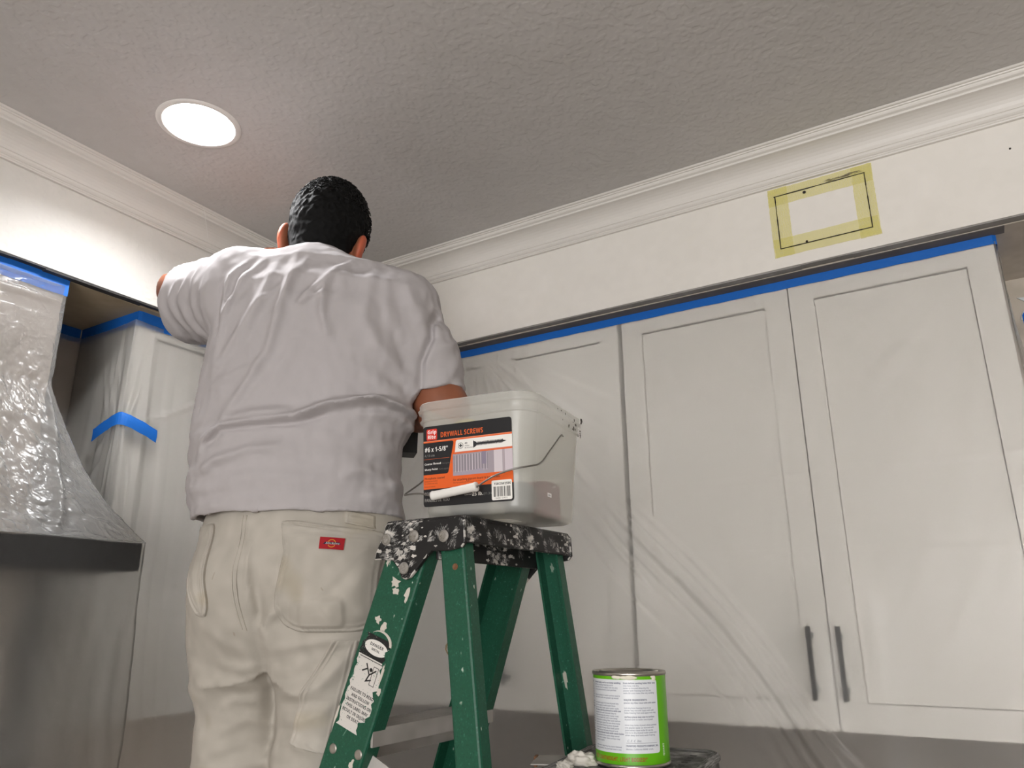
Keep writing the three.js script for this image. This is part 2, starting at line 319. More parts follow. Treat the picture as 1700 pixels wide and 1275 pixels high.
// a sheet of film: a thin closed skin, 0.5 mm, following its own normals
function filmSheet(nu, nv, f, su, sv, th = 0.0005) {
  const g = sheet(nu, nv, f, su, sv), N = (nu + 1) * (nv + 1), P = g.attributes.position.array, M = g.attributes.normal.array, U = g.attributes.uv.array, I = g.index.array;
  const pos = new Float32Array(N * 6), nor = new Float32Array(N * 6), uv = new Float32Array(N * 4), idx = [];
  for (let k = 0; k < N * 3; k++) { pos[k] = P[k]; nor[k] = M[k]; pos[N * 3 + k] = P[k] - M[k] * th; nor[N * 3 + k] = -M[k]; }
  uv.set(U, 0); uv.set(U, N * 2);
  for (let k = 0; k < I.length; k += 3) idx.push(I[k], I[k + 1], I[k + 2], I[k + 2] + N, I[k + 1] + N, I[k] + N);
  const q = (a, b) => idx.push(b, a, a + N, b, a + N, b + N);
  for (let i = 0; i < nu; i++) { q(i, i + 1); q(nv * (nu + 1) + i + 1, nv * (nu + 1) + i); }
  for (let j = 0; j < nv; j++) { const a = j * (nu + 1), b = a + nu + 1; q(b, a); q(a + nu, b + nu); }
  const h = new THREE.BufferGeometry(); h.setAttribute('position', new THREE.BufferAttribute(pos, 3)); h.setAttribute('normal', new THREE.BufferAttribute(nor, 3)); h.setAttribute('uv', new THREE.BufferAttribute(uv, 2)); h.setIndex(idx); return h;
}
const ridge = (d, w) => Math.exp(-(d / w) * (d / w));
// distance in (x, y) from a line through a towards b, positive on its left, and the place along it
function lineDist(x, y, a, b) { const dx = b[0] - a[0], dy = b[1] - a[1], L = Math.hypot(dx, dy); return [((x - a[0]) * -dy + (y - a[1]) * dx) / L, ((x - a[0]) * dx + (y - a[1]) * dy) / (L * L)]; }
// right wall sheet: clings to the doors above, stands off below a diagonal fold
{
  const X0 = 0.10, X1 = 1.955, Y0 = 1.0, Y1 = 2.414, fa = [1.043, 1.855], fb = [1.43, 1.405];
  const f = (s, t) => {
    const x = lerp(X0, X1, s), y = lerp(Y1, Y0, t), [d] = lineDist(x, y, fa, fb);   // d < 0 below the fold
    let z = -0.0648;
    const below = smoothstep(-d, -0.02, 0.30), low = smoothstep(y, 1.66, 1.05) ;
    z += 0.0 + 0.11 * below * smoothstep(2.25 - y, 0.05, 0.75) + 0.10 * (1 - smoothstep(y, 1.0, 1.62)) ;
    z += 0.060 * (ridge(x - 1.465, 0.06) + ridge(x - 1.527, 0.06)) * 0.6 * smoothstep(1.66 - y, -0.1, 0.12);
    const along = smoothstep(1.95 - y, 0.0, 0.2);
    for (const [o, a, w] of [[0, 0.020, 0.011], [-0.033, 0.012, 0.007], [0.026, 0.008, 0.006], [-0.06, 0.008, 0.008], [0.05, 0.005, 0.006], [-0.10, 0.006, 0.007]]) z += along * a * ridge(d - o + 0.012 * n2(x * 2, 7), w);
    // pulls fanning from the upper left corner and from the right end
    const an = Math.atan2(2.42 - y, x - 0.63), r0 = Math.hypot(2.42 - y, x - 0.63);
    if (r0 < 0.9) z += 0.0022 * Math.max(0, Math.sin(an * 24 + 2 * n2(an * 3, 1))) * smoothstep(r0, 0.02, 0.2) * (1 - smoothstep(r0, 0.35, 0.9)) * smoothstep(an, 0.35, 0.7);
    const bn = Math.atan2(2.40 - y, 1.93 - x), r1 = Math.hypot(2.40 - y, 1.93 - x);
    if (r1 < 0.7) z += 0.0022 * Math.max(0, Math.sin(bn * 19 + 2 * n2(bn * 2, 5))) * smoothstep(r1, 0.03, 0.2) * (1 - smoothstep(r1, 0.3, 0.7));
    z += 0.0012 * Math.max(0, n3(x * 9, y * 9, 3)) + 0.0012 * (0.5 + 0.5 * n3(x * 2.2, y * 1.6, 8));
    if (x < 1.0) { const q = Math.atan2(2.43 - y, x - 0.56), rr = Math.hypot(2.43 - y, x - 0.56); z += 0.007 * Math.pow(Math.max(0, Math.sin(q * 30 + 1.5 * n2(q * 4, 9))), 2) * smoothstep(rr, 0.03, 0.15) * (1 - smoothstep(rr, 0.45, 0.75)) * smoothstep(q, 0.6, 0.8); }
    // fine creases running down the right-hand doors
    if (x > 1.1) z += 0.0016 * Math.pow(Math.max(0, n3(x * 16 + 2 * n2(y * 1.3, 3), y * 2.6 - x * 3, 6)), 1.5) * smoothstep(d, 0.02, 0.2) * smoothstep(2.37 - y, 0, 0.1);
    // packing creases
    z += 0.0016 * (ridge(y - 1.935 - 0.02 * (x - 1.5), 0.004) + ridge(y - 1.755 + 0.01 * (x - 1.5), 0.004)) * smoothstep(x, 1.1, 1.3);
    return V(x, y, z);
  };
  single('plastic_film', filmSheet(260, 200, f, 1.85, 1.41), filmSmooth, 'wide clear plastic sheet taped over the right wall cabinets, with a diagonal fold', 'plastic sheet', 'masking film');
  const g = (s, t) => {   // loose return past the end of the cabinets
    const y = lerp(2.40, 1.0, t), x = 1.9565 + (0.012 + 0.16 * smoothstep(2.42 - y, 0.1, 1.0)) * s + 0.012 * n3(s * 3, y * 4, 2) * s, z = -0.0635 - 0.27 * s + 0.05 * Math.sin(s * 6 + y * 5) * s * (1 - s);
    return V(x, y, z + 0.006 * Math.max(0, n3(s * 8, y * 7, 4)));
  };
  single('plastic_film', filmSheet(60, 120, g, 0.35, 1.4), film, 'loose plastic sheet hanging round the right end of the wall cabinets', 'plastic sheet', 'masking film');
}
// left: sheet over the corner cabinet, front, side and back
{
  const path = (s) => {   // from the front's far end round the corner to the hood
    const a = 0.62, b = 0.27, c = 0.25, L = a + b + c, d = s * L;
    if (d < a) return [-0.052, 0.07 + d, 1, 0];
    if (d < a + b) return [-0.052 - (d - a), 0.690, 0, 1];
    return [-0.322, 0.690 + d - a - b, 1, 0];
  };
  const L = 1.14;
  const f = (s, t) => {
    const y = lerp(2.40, 1.0, t), d = s * L; let [x, z, nx, nz] = path(s);
    const cd = d - 0.62, k = ridge(cd, 0.05); if (Math.abs(cd) < 0.05) { nx = nz = 0.707; }
    let o = 0.003 + 0.012 * k;
    const hang = smoothstep(2.4 - y, 0.0, 0.3);
    // vertical pulls at the corner, gathered under the short tape
    o += hang * 0.007 * Math.max(0, Math.sin(cd * 95 + 0.9 * n2(y * 1.6, 4))) * ridge(cd, 0.14);
    for (const [c, a, w] of [[-0.055, 0.008, 0.004], [-0.03, 0.010, 0.004], [0.03, 0.012, 0.005], [0.062, 0.012, 0.005], [0.10, 0.010, 0.006], [0.14, 0.008, 0.006]]) o += a * hang * ridge(cd - c * (0.35 + 0.65 * Math.min(1, Math.abs(y - 2.10) / 0.25)) - 0.006 * n2(y * 5, c * 90), w) * (0.6 + 0.4 * n2(y * 7, c * 50));
    o += 0.05 * smoothstep(cd, 0.0, 0.25) * smoothstep(2.4 - y, 0.1, 0.7) * (0.7 + 0.3 * n2(y * 3, cd * 9));
    o += 0.035 * smoothstep(2.4 - y, 0.05, 0.8) * smoothstep(-cd, 0.02, 0.3) + 0.05 * smoothstep(1.7 - y, 0, 0.6);
    // curved crease from the corner to the upper right
    const q = Math.abs((y - 2.12) - 0.9 * Math.pow(Math.max(0, -cd - 0.02), 1.35)); if (cd < -0.02) o += 0.007 * ridge(q, 0.007);
    o += 0.0025 * n3(d * 5, y * 3, 12) + 0.0006 * n3(d * 25, y * 9, 14);
    return V(x + nx * o, y, z + nz * o);
  };
  single('plastic_film', filmSheet(340, 150, f, L, 1.4), film, 'clear plastic sheet gathered at the corner of the cabinet left of the painter', 'plastic sheet', 'masking film');
}
// left: sheet tented over the hood, from the chimney down to the canopy
{
  const up = (s) => (s < 0.8 ? [-0.0205, lerp(1.42, 0.9015, s / 0.8)] : [lerp(-0.0205, -0.28, (s - 0.8) / 0.2), 0.9015]);
  const dn = (s) => (s < 0.8 ? [0.174, lerp(1.62, 0.7275, s / 0.8)] : [lerp(0.174, -0.28, (s - 0.8) / 0.2), 0.7275]);
  const f = (s, t) => {
    const [xa, za] = up(s), [xb, zb] = dn(s); let x, y, z;
    if (t < 0.42) { y = lerp(2.412, 2.16, t / 0.42); x = xa; z = za; }
    else { const q = (t - 0.42) / 0.58, w = Math.pow(q, 1.12); y = lerp(2.16, 1.788, q) - 0.045 * Math.sin(q * Math.PI) * (0.6 + 0.4 * n2(s * 4, 2)); x = lerp(xa, xb, w); z = lerp(za, zb, w); }
    const amp = smoothstep(t, 0.06, 0.5) * (1 - smoothstep(t, 0.93, 1.0)), edge = ridge(s - 0.79, 0.03);
    let o = 0.0025 + amp * (0.008 * n3(s * 6, t * 4, 1) + 0.006 * Math.abs(n3(s * 16, t * 10, 5)) + 0.0034 * Math.abs(n3(s * 40, t * 26, 9)) + 0.0016 * Math.abs(n3(s * 90, t * 60, 2))) * (1 - 0.5 * edge);
    o += amp * 0.014 * ridge(((s - 0.79) + 0.30 * (t - 0.42)) * 1, 0.012) * smoothstep(t, 0.4, 0.5);
    o += 0.005 * Math.max(0, Math.sin(t * 75 + 3 * s)) * ridge(t - 0.07, 0.07) * (1 - smoothstep(s, 0.74, 0.8));
    const side = smoothstep(s, 0.78, 0.82);
    return V(x + o * (1 - side), y, z - o * side);
  };
  single('plastic_film', filmSheet(300, 200, f, 1.1, 0.75), filmCrisp, 'crinkled plastic sheet tented over the range hood at the left', 'plastic sheet', 'masking film');
  const h = (s, t) => {   // skirt under the canopy, clinging to the black edge
    const [xb, zb] = dn(s), y = lerp(1.7905, 1.0, t), front = s < 0.8; let o = 0.0012 + smoothstep(1.72 - y, 0, 0.4) * (0.005 * n2(s * 4, y * 1.2));
    const e = ridge(s - 0.8, 0.10); o += e * smoothstep(1.73 - y, 0.0, 0.15) * 0.0035 * Math.sin(s * 150 + 2 * n2(y * 3, 1)) + 0.0008 * n3(s * 40, y * 20, 3);
    const side = smoothstep(s, 0.785, 0.815);
    return V(xb + o * (1 - side), y, zb - o * side - smoothstep(1.72 - y, 0, 0.5) * 0.004 * e);
  };
  single('plastic_film', filmSheet(200, 110, h, 1.15, 0.8), filmSkirt, 'smooth plastic sheet hanging like a skirt below the black hood edge', 'plastic sheet', 'masking film');
}

// ---------- patched hole in the soffit ----------
{
  const t = thing('drywall_patch', 'rectangular drywall patch set in the soffit face above the right cabinets', 'wall patch', [1.617, 2.561, 0.0004]);
  part('patch_board', box(-0.103, -0.0715, -0.012, 0.103, 0.0715, 0.0006), paintSmooth, t);
  const dark = std({ color: 0x2c2824, roughness: 0.95 }), r = rng(61), seam = (x0, y0, x1, y1) => {
    const gs = [], n = 9; for (let i = 0; i < n; i++) { const w = 0.0006 + 0.0007 * r(), a = [lerp(x0, x1, i / n), lerp(y0, y1, i / n)], b = [lerp(x0, x1, (i + 1) / n), lerp(y0, y1, (i + 1) / n)]; gs.push(box(Math.min(a[0], b[0]) - w, Math.min(a[1], b[1]) - w, 0.0006, Math.max(a[0], b[0]) + w, Math.max(a[1], b[1]) + w, 0.0024)); }
    part('cut_seam', merge(gs), dark, t);
  };
  seam(-0.106, 0.072, 0.106, 0.072); seam(-0.104, -0.0735, 0.105, -0.0735); seam(-0.104, -0.0735, -0.1035, 0.072); seam(0.105, -0.0735, 0.105, 0.072);
  for (const [x, y, q] of [[-0.033, 0.063, 0.0042], [-0.042, -0.070, 0.0030]]) { const g = new THREE.CircleGeometry(q, 9); g.translate(x, y, 0.0024); part('screw_hole', g, dark, t); }
  const torn = new THREE.BufferGeometry(), pos = [], r2 = rng(63);
  for (let i = 0; i < 46; i++) { const x = 0.02 + 0.075 * r2(), y = 0.074 + 0.006 * r2() + 0.10 * Math.max(0, (x - 0.05)) * r2() * 0.8, L = 0.004 + 0.007 * r2(), h = 0.0006 + 0.0016 * r2(); pos.push(x - L, y, 0.0025, x + L, y + h * (r2() - 0.3), 0.0025, x + L * 0.3, y + h, 0.0028); }
  torn.setAttribute('position', new THREE.Float32BufferAttribute(pos, 3)); torn.computeVertexNormals(); torn.setAttribute('uv', new THREE.Float32BufferAttribute(new Float32Array(pos.length / 3 * 2), 2));
  part('torn_paper', torn, std({ color: 0x77705a, roughness: 0.95, side: THREE.DoubleSide }), t);
  // self-adhesive mesh tape, woven of yellow strands with open holes
  const mesh = canvasTex(128, 128, (g, w, h) => { g.clearRect(0, 0, w, h); g.fillStyle = 'rgba(240,234,176,0.22)'; g.fillRect(0, 0, w, h); g.fillStyle = 'rgba(240,230,132,0.58)'; for (let i = 0; i < 4; i++) { g.fillRect(i * 32, 0, 14, h); g.fillRect(0, i * 32, w, 9); } }, [1 / 0.0088, 1 / 0.0088]);
  mesh.wrapS = mesh.wrapT = THREE.RepeatWrapping;
  const mm = std({ map: mesh, transparent: true, roughness: 0.7, side: THREE.DoubleSide });
  const strip = (x0, y0, x1, y1, z, label, ra = 0) => {
    const g = sheet(24, 24, (s, q) => V(lerp(x0, x1, s) + ra * (q - 0.5) + 0.0008 * n2(q * 40, s > 0.5 ? 1 : 2), lerp(y0, y1, q) + 0.0008 * n2(s * 40, q > 0.5 ? 4 : 5), z + 0.0003 * n2(s * 6, q * 6)), x1 - x0, y1 - y0);
    single('mesh_tape', g, mm, label, 'mesh tape', 'yellow mesh tape round the wall patch');
  };
  strip(1.4965, 2.608, 1.7395, 2.6545, 0.0014, 'yellow mesh tape strip along the top edge of the wall patch', 0.002);
  strip(1.4985, 2.4665, 1.7375, 2.515, 0.0014, 'yellow mesh tape strip along the bottom edge of the wall patch', -0.003);
  strip(1.4965, 2.4655, 1.5435, 2.656, 0.0019, 'yellow mesh tape strip down the left edge of the wall patch');
  strip(1.6935, 2.465, 1.7395, 2.655, 0.0019, 'yellow mesh tape strip down the right edge of the wall patch');
}
// torn paint and raw plaster on the bare wall past the cabinets
{
  const r = rng(71), gs = [];
  const s = new THREE.Shape(); for (let i = 0; i < 26; i++) { const a = i / 26 * Math.PI * 2, q = 0.06 + 0.022 * n2(Math.cos(a) * 2.1, Math.sin(a) * 2.1) + 0.01 * r(); const x = 2.085 + q * 1.2 * Math.cos(a), y = 2.34 + q * Math.sin(a); i ? s.lineTo(x, y) : s.moveTo(x, y); }
  const g = new THREE.ExtrudeGeometry(s, { depth: 0.002, bevelEnabled: true, bevelSize: 0.001, bevelThickness: 0.0006, bevelSegments: 1 }); g.translate(0, 0, BR + 0.0012);
  tag(part(numbered('torn_plaster'), g, std({ map: mottle([206, 212, 214], 40, 73), roughness: 0.9 }), scene), 'ragged pale patch of torn wall surface at the far right edge', 'wall damage');
}
single('loose_thread', tube([V(0.0885, 2.7365, 0.631), V(0.0875, 2.722, 0.622), V(0.080, 2.706, 0.612), V(0.0745, 2.694, 0.604), V(0.066, 2.676, 0.592), V(0.060, 2.664, 0.585)], 0.0006, 40, 6), std({ color: 0xf2f0ec, roughness: 0.7 }), 'thin white thread hanging down the crown moulding left of the painter', 'thread');
{ const g = new THREE.CylinderGeometry(0.0022, 0.0022, 0.001, 12); g.rotateX(Math.PI / 2); g.translate(2.013, 2.595, 0.0004); part('nail_hole', g, std({ color: 0x3a3632, roughness: 0.9 }), wallRight); }

// ---------- green step ladder ----------
const speckle = (base, seed, splats) => (g, w, h) => {
  const r = rng(seed); g.fillStyle = `rgb(${base})`; g.fillRect(0, 0, w, h);
  for (let i = 0; i < w * h / 14; i++) { const k = r(); g.fillStyle = k < 0.5 ? 'rgba(6,40,30,0.35)' : k < 0.93 ? 'rgba(60,130,104,0.30)' : 'rgba(170,205,190,0.35)'; g.fillRect(r() * w, r() * h, 0.8 + 1.2 * r(), 0.8 + 1.2 * r()); }
  splats && splats(g, w, h, r);
};
// irregular paint marks
function blot(g, x, y, q, r, fill, sx = 1, sy = 1) { g.fillStyle = fill; g.beginPath(); for (let i = 0; i < 14; i++) { const a = i / 14 * 6.283, k = q * (0.55 + 0.8 * r()); g.lineTo(x + k * sx * Math.cos(a), y + k * sy * Math.sin(a)); } g.closePath(); g.fill(); }
const paintMarks = (n, seed) => (g, w, h) => {
  const r = rng(seed);
  for (let i = 0; i < n; i++) { const c = r() < 0.7 ? '222,216,206' : '190,182,170'; blot(g, r() * w, Math.pow(r(), 1.4) * h, 1 + 7 * r() * r() * r(), r, `rgba(${c},${0.6 + 0.4 * r()})`, 0.6 + r(), 0.8 + 1.6 * r()); }
  for (let i = 0; i < n / 2; i++) { g.strokeStyle = `rgba(215,210,200,${0.3 + 0.5 * r()})`; g.lineWidth = 0.6 + 1.6 * r(); const x = r() * w, y = r() * h; g.beginPath(); g.moveTo(x, y); g.lineTo(x + (r() - 0.5) * 26, y + (r() - 0.2) * 40); g.stroke(); }
};
const GREEN = '17,80,58';
// rail textures cover 0.16 m round the profile by 1.9 m down; painted at about one pixel per millimetre
const railTex = (seed, n) => { const t = canvasTex(192, 1920, speckle(GREEN, seed, paintMarks(n, seed + 1)), [1 / 0.16, 1 / 1.9]); t.wrapS = t.wrapT = THREE.RepeatWrapping; return t; };
const railMat = (seed, n) => std({ map: railTex(seed, n), roughness: 0.48 });
const railA = railMat(101, 46), railB = railMat(103, 60), railC = railMat(105, 26), railD = railMat(107, 44);
const alu = std({ map: mottle([168, 164, 158], 50, 109), roughness: 0.45, metalness: 0.35 });
const steel = std({ color: 0xa9a59d, roughness: 0.4, metalness: 0.8 });
const rust = std({ map: mottle([120, 84, 58], 70, 111), roughness: 0.85 });
// sweep an open wall profile (offset polyline of thickness th) along -y for length L
function channel(web, fl, th, L, r = 0.004) {
  const outer = [[-web / 2, -fl], [-web / 2, -r], [-web / 2 + r * 0.3, -r * 0.3], [-web / 2 + r, 0], [web / 2 - r, 0], [web / 2 - r * 0.3, -r * 0.3], [web / 2, -r], [web / 2, -fl]];
  const inner = [[web / 2 - th, -fl], [web / 2 - th, -th], [-web / 2 + th, -th], [-web / 2 + th, -fl]];
  const P = [...outer, ...inner, outer[0]], gs = []; let s = 0;
  for (let i = 0; i < P.length - 1; i++) {
    const a = P[i], b = P[i + 1], d = Math.hypot(a[0] - b[0], a[1] - b[1]), g = new THREE.BufferGeometry();
    g.setAttribute('position', new THREE.Float32BufferAttribute([a[0], 0, a[1], a[0], -L, a[1], b[0], -L, b[1], b[0], 0, b[1]], 3));
    g.setAttribute('uv', new THREE.Float32BufferAttribute([s, 1.9, s, 1.9 - L, s + d, 1.9 - L, s + d, 1.9], 2)); g.setIndex([0, 1, 2, 0, 2, 3]); g.computeVertexNormals(); gs.push(g); s += d;
  }
  const cap = (y, up) => { const sh = polyShape([...outer, ...inner]); const g = new THREE.ShapeGeometry(sh); g.rotateX(up ? -Math.PI / 2 : Math.PI / 2); if (up) g.scale(1, 1, -1); g.translate(0, y, 0); return g; };
  return merge([...gs, cap(0, false), cap(-L, false)]);
}
// frame of a rail: y up the rail, z its outer side
function along(o, top, bottom, out) {
  const up = top.clone().sub(bottom).normalize(), x = up.clone().cross(out).normalize(), z = x.clone().cross(up).normalize();
  o.matrix.makeBasis(x, up, z).setPosition(top); o.matrix.decompose(o.position, o.quaternion, o.scale); return o;
}
{
  const t = thing('step_ladder', 'green fibreglass step ladder with a black paint-smeared top, in front of the painter', 'ladder');
  const zn = 0.845, zf = 0.505, fr = (y) => 1.035 - 0.35 * (1.70 - y), rr = (y) => 1.1295 + 0.136 * (1.72 - y);
  const splay = (y, s) => s * 0.055 * (1.72 - y) / 1.72;
  const rails = [['n', fr, railA, zn, 1, 0.079, 0.032], ['f', fr, railC, zf, -1, 0.079, 0.032], ['n', rr, railB, zn, 1, 0.045, 0.026], ['f', rr, railD, zf, -1, 0.045, 0.026]];
  const meshes = rails.map(([k, fx, m, z, s, w, fl]) => {
    const top = V(fx(1.748), 1.748, z - 0.001 * s + splay(1.748, s) - s * 0.0055), bot = V(fx(0.01), 0.01, z + splay(0.01, s) - s * 0.0055), L = top.distanceTo(bot);
    return along(part('rail', channel(w, fl, 0.0042, L), m, t), top, bot, V(0, 0, s));
  });
  // worn warning sticker, paint spatter and bolts on the near front rail (in the rail's own frame)
  const near = meshes[0], down = (y) => -(1.748 - y) / Math.cos(Math.atan(0.35));
  {
    const r = rng(121), L = 0.0585, edge = [];
    const y0 = down(1.590), y1 = down(1.452);
    for (let i = 0; i <= 26; i++) { const q = i / 26; edge.push([-0.030 + 0.005 * (r() - 0.5) + (q > 0.9 ? 0.008 * r() : 0), lerp(y1, y0, q)]); }
    for (let i = 0; i <= 26; i++) { const q = 1 - i / 26; edge.push([0.025 + 0.010 * (r() - 0.6) - (q < 0.12 ? 0.012 : 0), lerp(y1, y0, q)]); }
    const g = new THREE.ShapeGeometry(polyShape(edge)), p = g.attributes.position, uv = g.attributes.uv;
    for (let i = 0; i < p.count; i++) uv.setXY(i, (p.getX(i) + 0.034) / 0.066, (p.getY(i) - y1) / (y0 - y1));
    g.translate(0, 0, 0.0005);
    const tex = canvasTex(400, 1000, (c, w, h) => {
      const r = rng(123); c.fillStyle = '#d6d2cc'; c.fillRect(0, 0, w, h); c.fillStyle = '#161616'; c.fillRect(0, 0, w, 235);
      c.fillStyle = '#e4e1db'; c.beginPath(); c.ellipse(205, 120, 150, 78, 0, 0, 7); c.fill(); c.fillStyle = '#222'; c.textAlign = 'center'; c.font = 'bold 44px sans-serif'; c.fillText('DANGER', 205, 112); c.font = 'bold 34px sans-serif'; c.fillText('METAL', 205, 155);
      c.fillStyle = '#161616'; c.fillRect(40, 250, 320, 7); c.lineWidth = 15; c.strokeStyle = '#161616'; c.beginPath(); c.moveTo(150, 300); c.lineTo(220, 400); c.lineTo(290, 330); c.moveTo(180, 345); c.lineTo(120, 390); c.moveTo(220, 400); c.lineTo(200, 470); c.lineTo(260, 440); c.stroke(); c.beginPath(); c.arc(225, 345, 20, 0, 7); c.fill(); c.lineWidth = 6; c.strokeRect(250, 300, 60, 190);
      c.font = 'bold 46px sans-serif'; ['FAILURE TO READ', 'AND FOLLOW', 'INSTRUCTIONS ON', 'THIS LABEL MAY', 'RESULT IN INJURIES', 'OR DEATH.'].forEach((s, i) => { c.save(); c.translate(205, 620 + i * 56); c.scale(0.8, 1); c.fillText(s, 0, 0); c.restore(); });
      for (let i = 0; i < 900; i++) { const y = r() * h; c.fillStyle = r() < 0.55 ? 'rgba(28,92,70,0.85)' : 'rgba(214,208,198,0.8)'; const x = r() < 0.35 ? r() * 60 : r() < 0.5 ? w - r() * 70 : r() * w, q = 1 + 6 * r() * r(); c.fillRect(x, y, q * (1 + 3 * r()), q); }
    });
    part('warning_sticker', g, std({ map: tex, roughness: 0.7 }), near);
  }
  const splat = (name, parent, pts, m, z = 0.0006) => { const g = new THREE.ExtrudeGeometry(polyShape(pts), { depth: 0.0006, bevelEnabled: false }); g.translate(0, 0, z - 0.0004); part(name, g, m, parent); };
  const cream = std({ color: 0xcfc8bd, roughness: 0.8 }), r = rng(131);
  const blobPts = (x, y, a, b) => { const o = []; for (let i = 0; i < 13; i++) { const q = i / 13 * 6.283, k = 0.6 + 0.75 * r(); o.push([x + a * k * Math.cos(q), y + b * k * Math.sin(q)]); } return o; };
  for (const [x, y, a, b] of [[-0.004, 1.672, 0.009, 0.008], [0.002, 1.660, 0.007, 0.006], [0.027, 1.662, 0.005, 0.010], [-0.014, 1.612, 0.006, 0.006], [0.001, 1.606, 0.006, 0.007], [0.030, 1.520, 0.004, 0.006], [-0.03, 1.70, 0.004, 0.010], [0.022, 1.412, 0.004, 0.009], [-0.036, 1.46, 0.002, 0.02], [0.026, 1.545, 0.002, 0.014]]) splat('paint_spatter', near, blobPts(x, down(y), a, b), cream);
  { const o = []; for (let i = 0; i <= 12; i++) { const a = 2.6 - i / 12 * 2.6; o.push([0.004 + 0.024 * Math.cos(a), down(1.583) + 0.018 * Math.sin(a)]); } for (let i = 12; i >= 0; i--) { const a = 2.6 - i / 12 * 2.6, k = 1 - 0.22 * Math.sin(i / 12 * 2.2); o.push([0.004 + 0.024 * k * Math.cos(a), down(1.583) + 0.018 * k * Math.sin(a)]); } splat('paint_spatter', near, o, cream); }
  const disc = (q, d) => { const g = new THREE.LatheGeometry([[0, d], [q * 0.55, d], [q * 0.85, d * 0.8], [q, d * 0.25], [q, 0]].map(([a, b]) => new THREE.Vector2(a, b)), 24); g.rotateX(Math.PI / 2); return g; };
  for (const [x, y] of [[-0.022, 1.418], [0.029, 1.430], [-0.022, 1.118], [0.029, 1.13]]) { const b = part('bolt', disc(0.0075, 0.002), steel, near); b.position.set(x, down(y), 0); }
  { const b = part('bolt', disc(0.005, 0.0015), rust, meshes[2]); b.position.set(0.004, -(1.748 - 1.692), 0); }
  for (const [m, x, y] of [[meshes[1], 0.0, 1.43], [meshes[3], 0.002, 1.69]]) { const b = part('bolt', disc(0.006, 0.002), steel, m); b.position.set(x, -(1.748 - y) / 0.95, 0); }
  // steps: deep treads with a turned-down front
  for (let k = 0; k < 5; k++) {
    const y = 1.457 - 0.303 * k, xf = fr(y) - 0.036, a = zf - splay(y, 1) + 0.011, b = zn + splay(y, 1) - 0.011, pr = [];
    const sh = polyShape([[0, 0], [0, -0.056], [0.004, -0.058], [0.0045, -0.004], [0.072, -0.004], [0.0725, -0.026], [0.0765, -0.026], [0.0765, 0], [0.066, 0.0012], [0.058, 0], [0.05, 0.0012], [0.042, 0], [0.034, 0.0012], [0.026, 0], [0.018, 0.0012], [0.01, 0]]);
    const g = new THREE.ExtrudeGeometry(sh, { depth: b - a, bevelEnabled: false }); g.translate(xf, y, a); part('step', g, alu, t);
  }
  // rear bars, corner braces and spreaders
  for (const y of [1.12, 0.3]) part('rear_bar', box(rr(y) - 0.004, y, zf - splay(y, 1) + 0.008, rr(y) + 0.004, y + 0.022, zn + splay(y, 1) - 0.008), alu, t);
  for (const [z, s] of [[zn, 1], [zf, -1]]) {
    const zz = z + splay(1.4, s) - s * 0.034;
    part('corner_brace', plate([[fr(1.40) - 0.02, 1.40], [fr(1.40) + 0.03, 1.40], [fr(1.46) + 0.036, 1.455], [fr(1.46) + 0.01, 1.455]], 0.003).translate(0, 0, zz), alu, t);
  }
  // brace under the first step running to the rear rail, seen at the bottom of the picture
  { const a = V(0.955, 1.405, 0.838), b = V(1.02, 1.365, 0.80), c = V(1.12, 1.33, 0.77); const br = part('spreader', merge([box(-0.012, -0.1, -0.0015, 0.012, 0.1, 0.0015, 0.001), box(-0.012, -0.1, -0.008, -0.0095, 0.1, 0.0)]), alu, t); along(br, V(0.965, 1.41, 0.83), V(1.12, 1.325, 0.80), V(0, 0.3, 1)); br.position.set(1.04, 1.37, 0.815); }
  part('gusset_plate', plate([[1.008, 1.742], [1.075, 1.742], [1.048, 1.672]], 0.0025).translate(0, 0, zf + 0.004), alu, t);
  // black moulded top: tray, skirts and the two side plates over the rails
  const capTex = canvasTex(1024, 1024, (g, w, h) => {
    const r = rng(141); g.fillStyle = '#141415'; g.fillRect(0, 0, w, h);
    for (let i = 0; i < 500; i++) { g.fillStyle = `rgba(${r() < 0.6 ? '60,60,62' : '8,8,9'},0.5)`; g.fillRect(r() * w, r() * h, 2 + 10 * r(), 1 + 3 * r()); }
    const clus = []; for (let i = 0; i < 40; i++) clus.push(i < 22 ? [w * (0.5 + 0.38 * r()), h * (1 - (0.24 + 0.5 * r())), 30 + 60 * r(), -0.9 + 0.7 * r()] : [r() * w, r() * h, 20 + 45 * r(), r() * 3]);
    for (let i = 0; i < 1500; i++) { const c = clus[Math.floor(r() * clus.length)], x = c[0] + (r() + r() - 1) * c[2], y = c[1] + (r() + r() - 1) * c[2], v = 165 + 60 * r(); g.strokeStyle = `rgba(${v},${v - 2},${v - 7},${0.15 + 0.55 * r()})`; g.lineWidth = 2.5 + 11 * r() * r(); const L = 12 + 60 * r() * r(), a = c[3] + 0.5 * (r() - 0.5); g.beginPath(); g.moveTo(x, y); g.quadraticCurveTo(x + L * 0.5 * Math.cos(a), y + L * 0.5 * Math.sin(a) + 4 * (r() - 0.5), x + L * Math.cos(a), y + L * Math.sin(a)); g.stroke(); }
    for (let i = 0; i < 26; i++) blot(g, w * (0.52 + 0.34 * r()), h * (1 - (0.3 + 0.4 * r())), 8 + 30 * r() * r(), r, `rgba(214,210,203,${0.75 + 0.25 * r()})`, 1.4, 0.8);
    for (let i = 0; i < 40; i++) blot(g, r() * w, r() * h, 8 + 60 * r() * r() * r(), r, `rgba(216,211,203,${0.7 + 0.3 * r()})`, 1.3, 0.7);
  }, [5.5, 5.5]); capTex.wrapS = capTex.wrapT = THREE.RepeatWrapping;
  const capMat = std({ map: capTex, roughness: 0.55 });
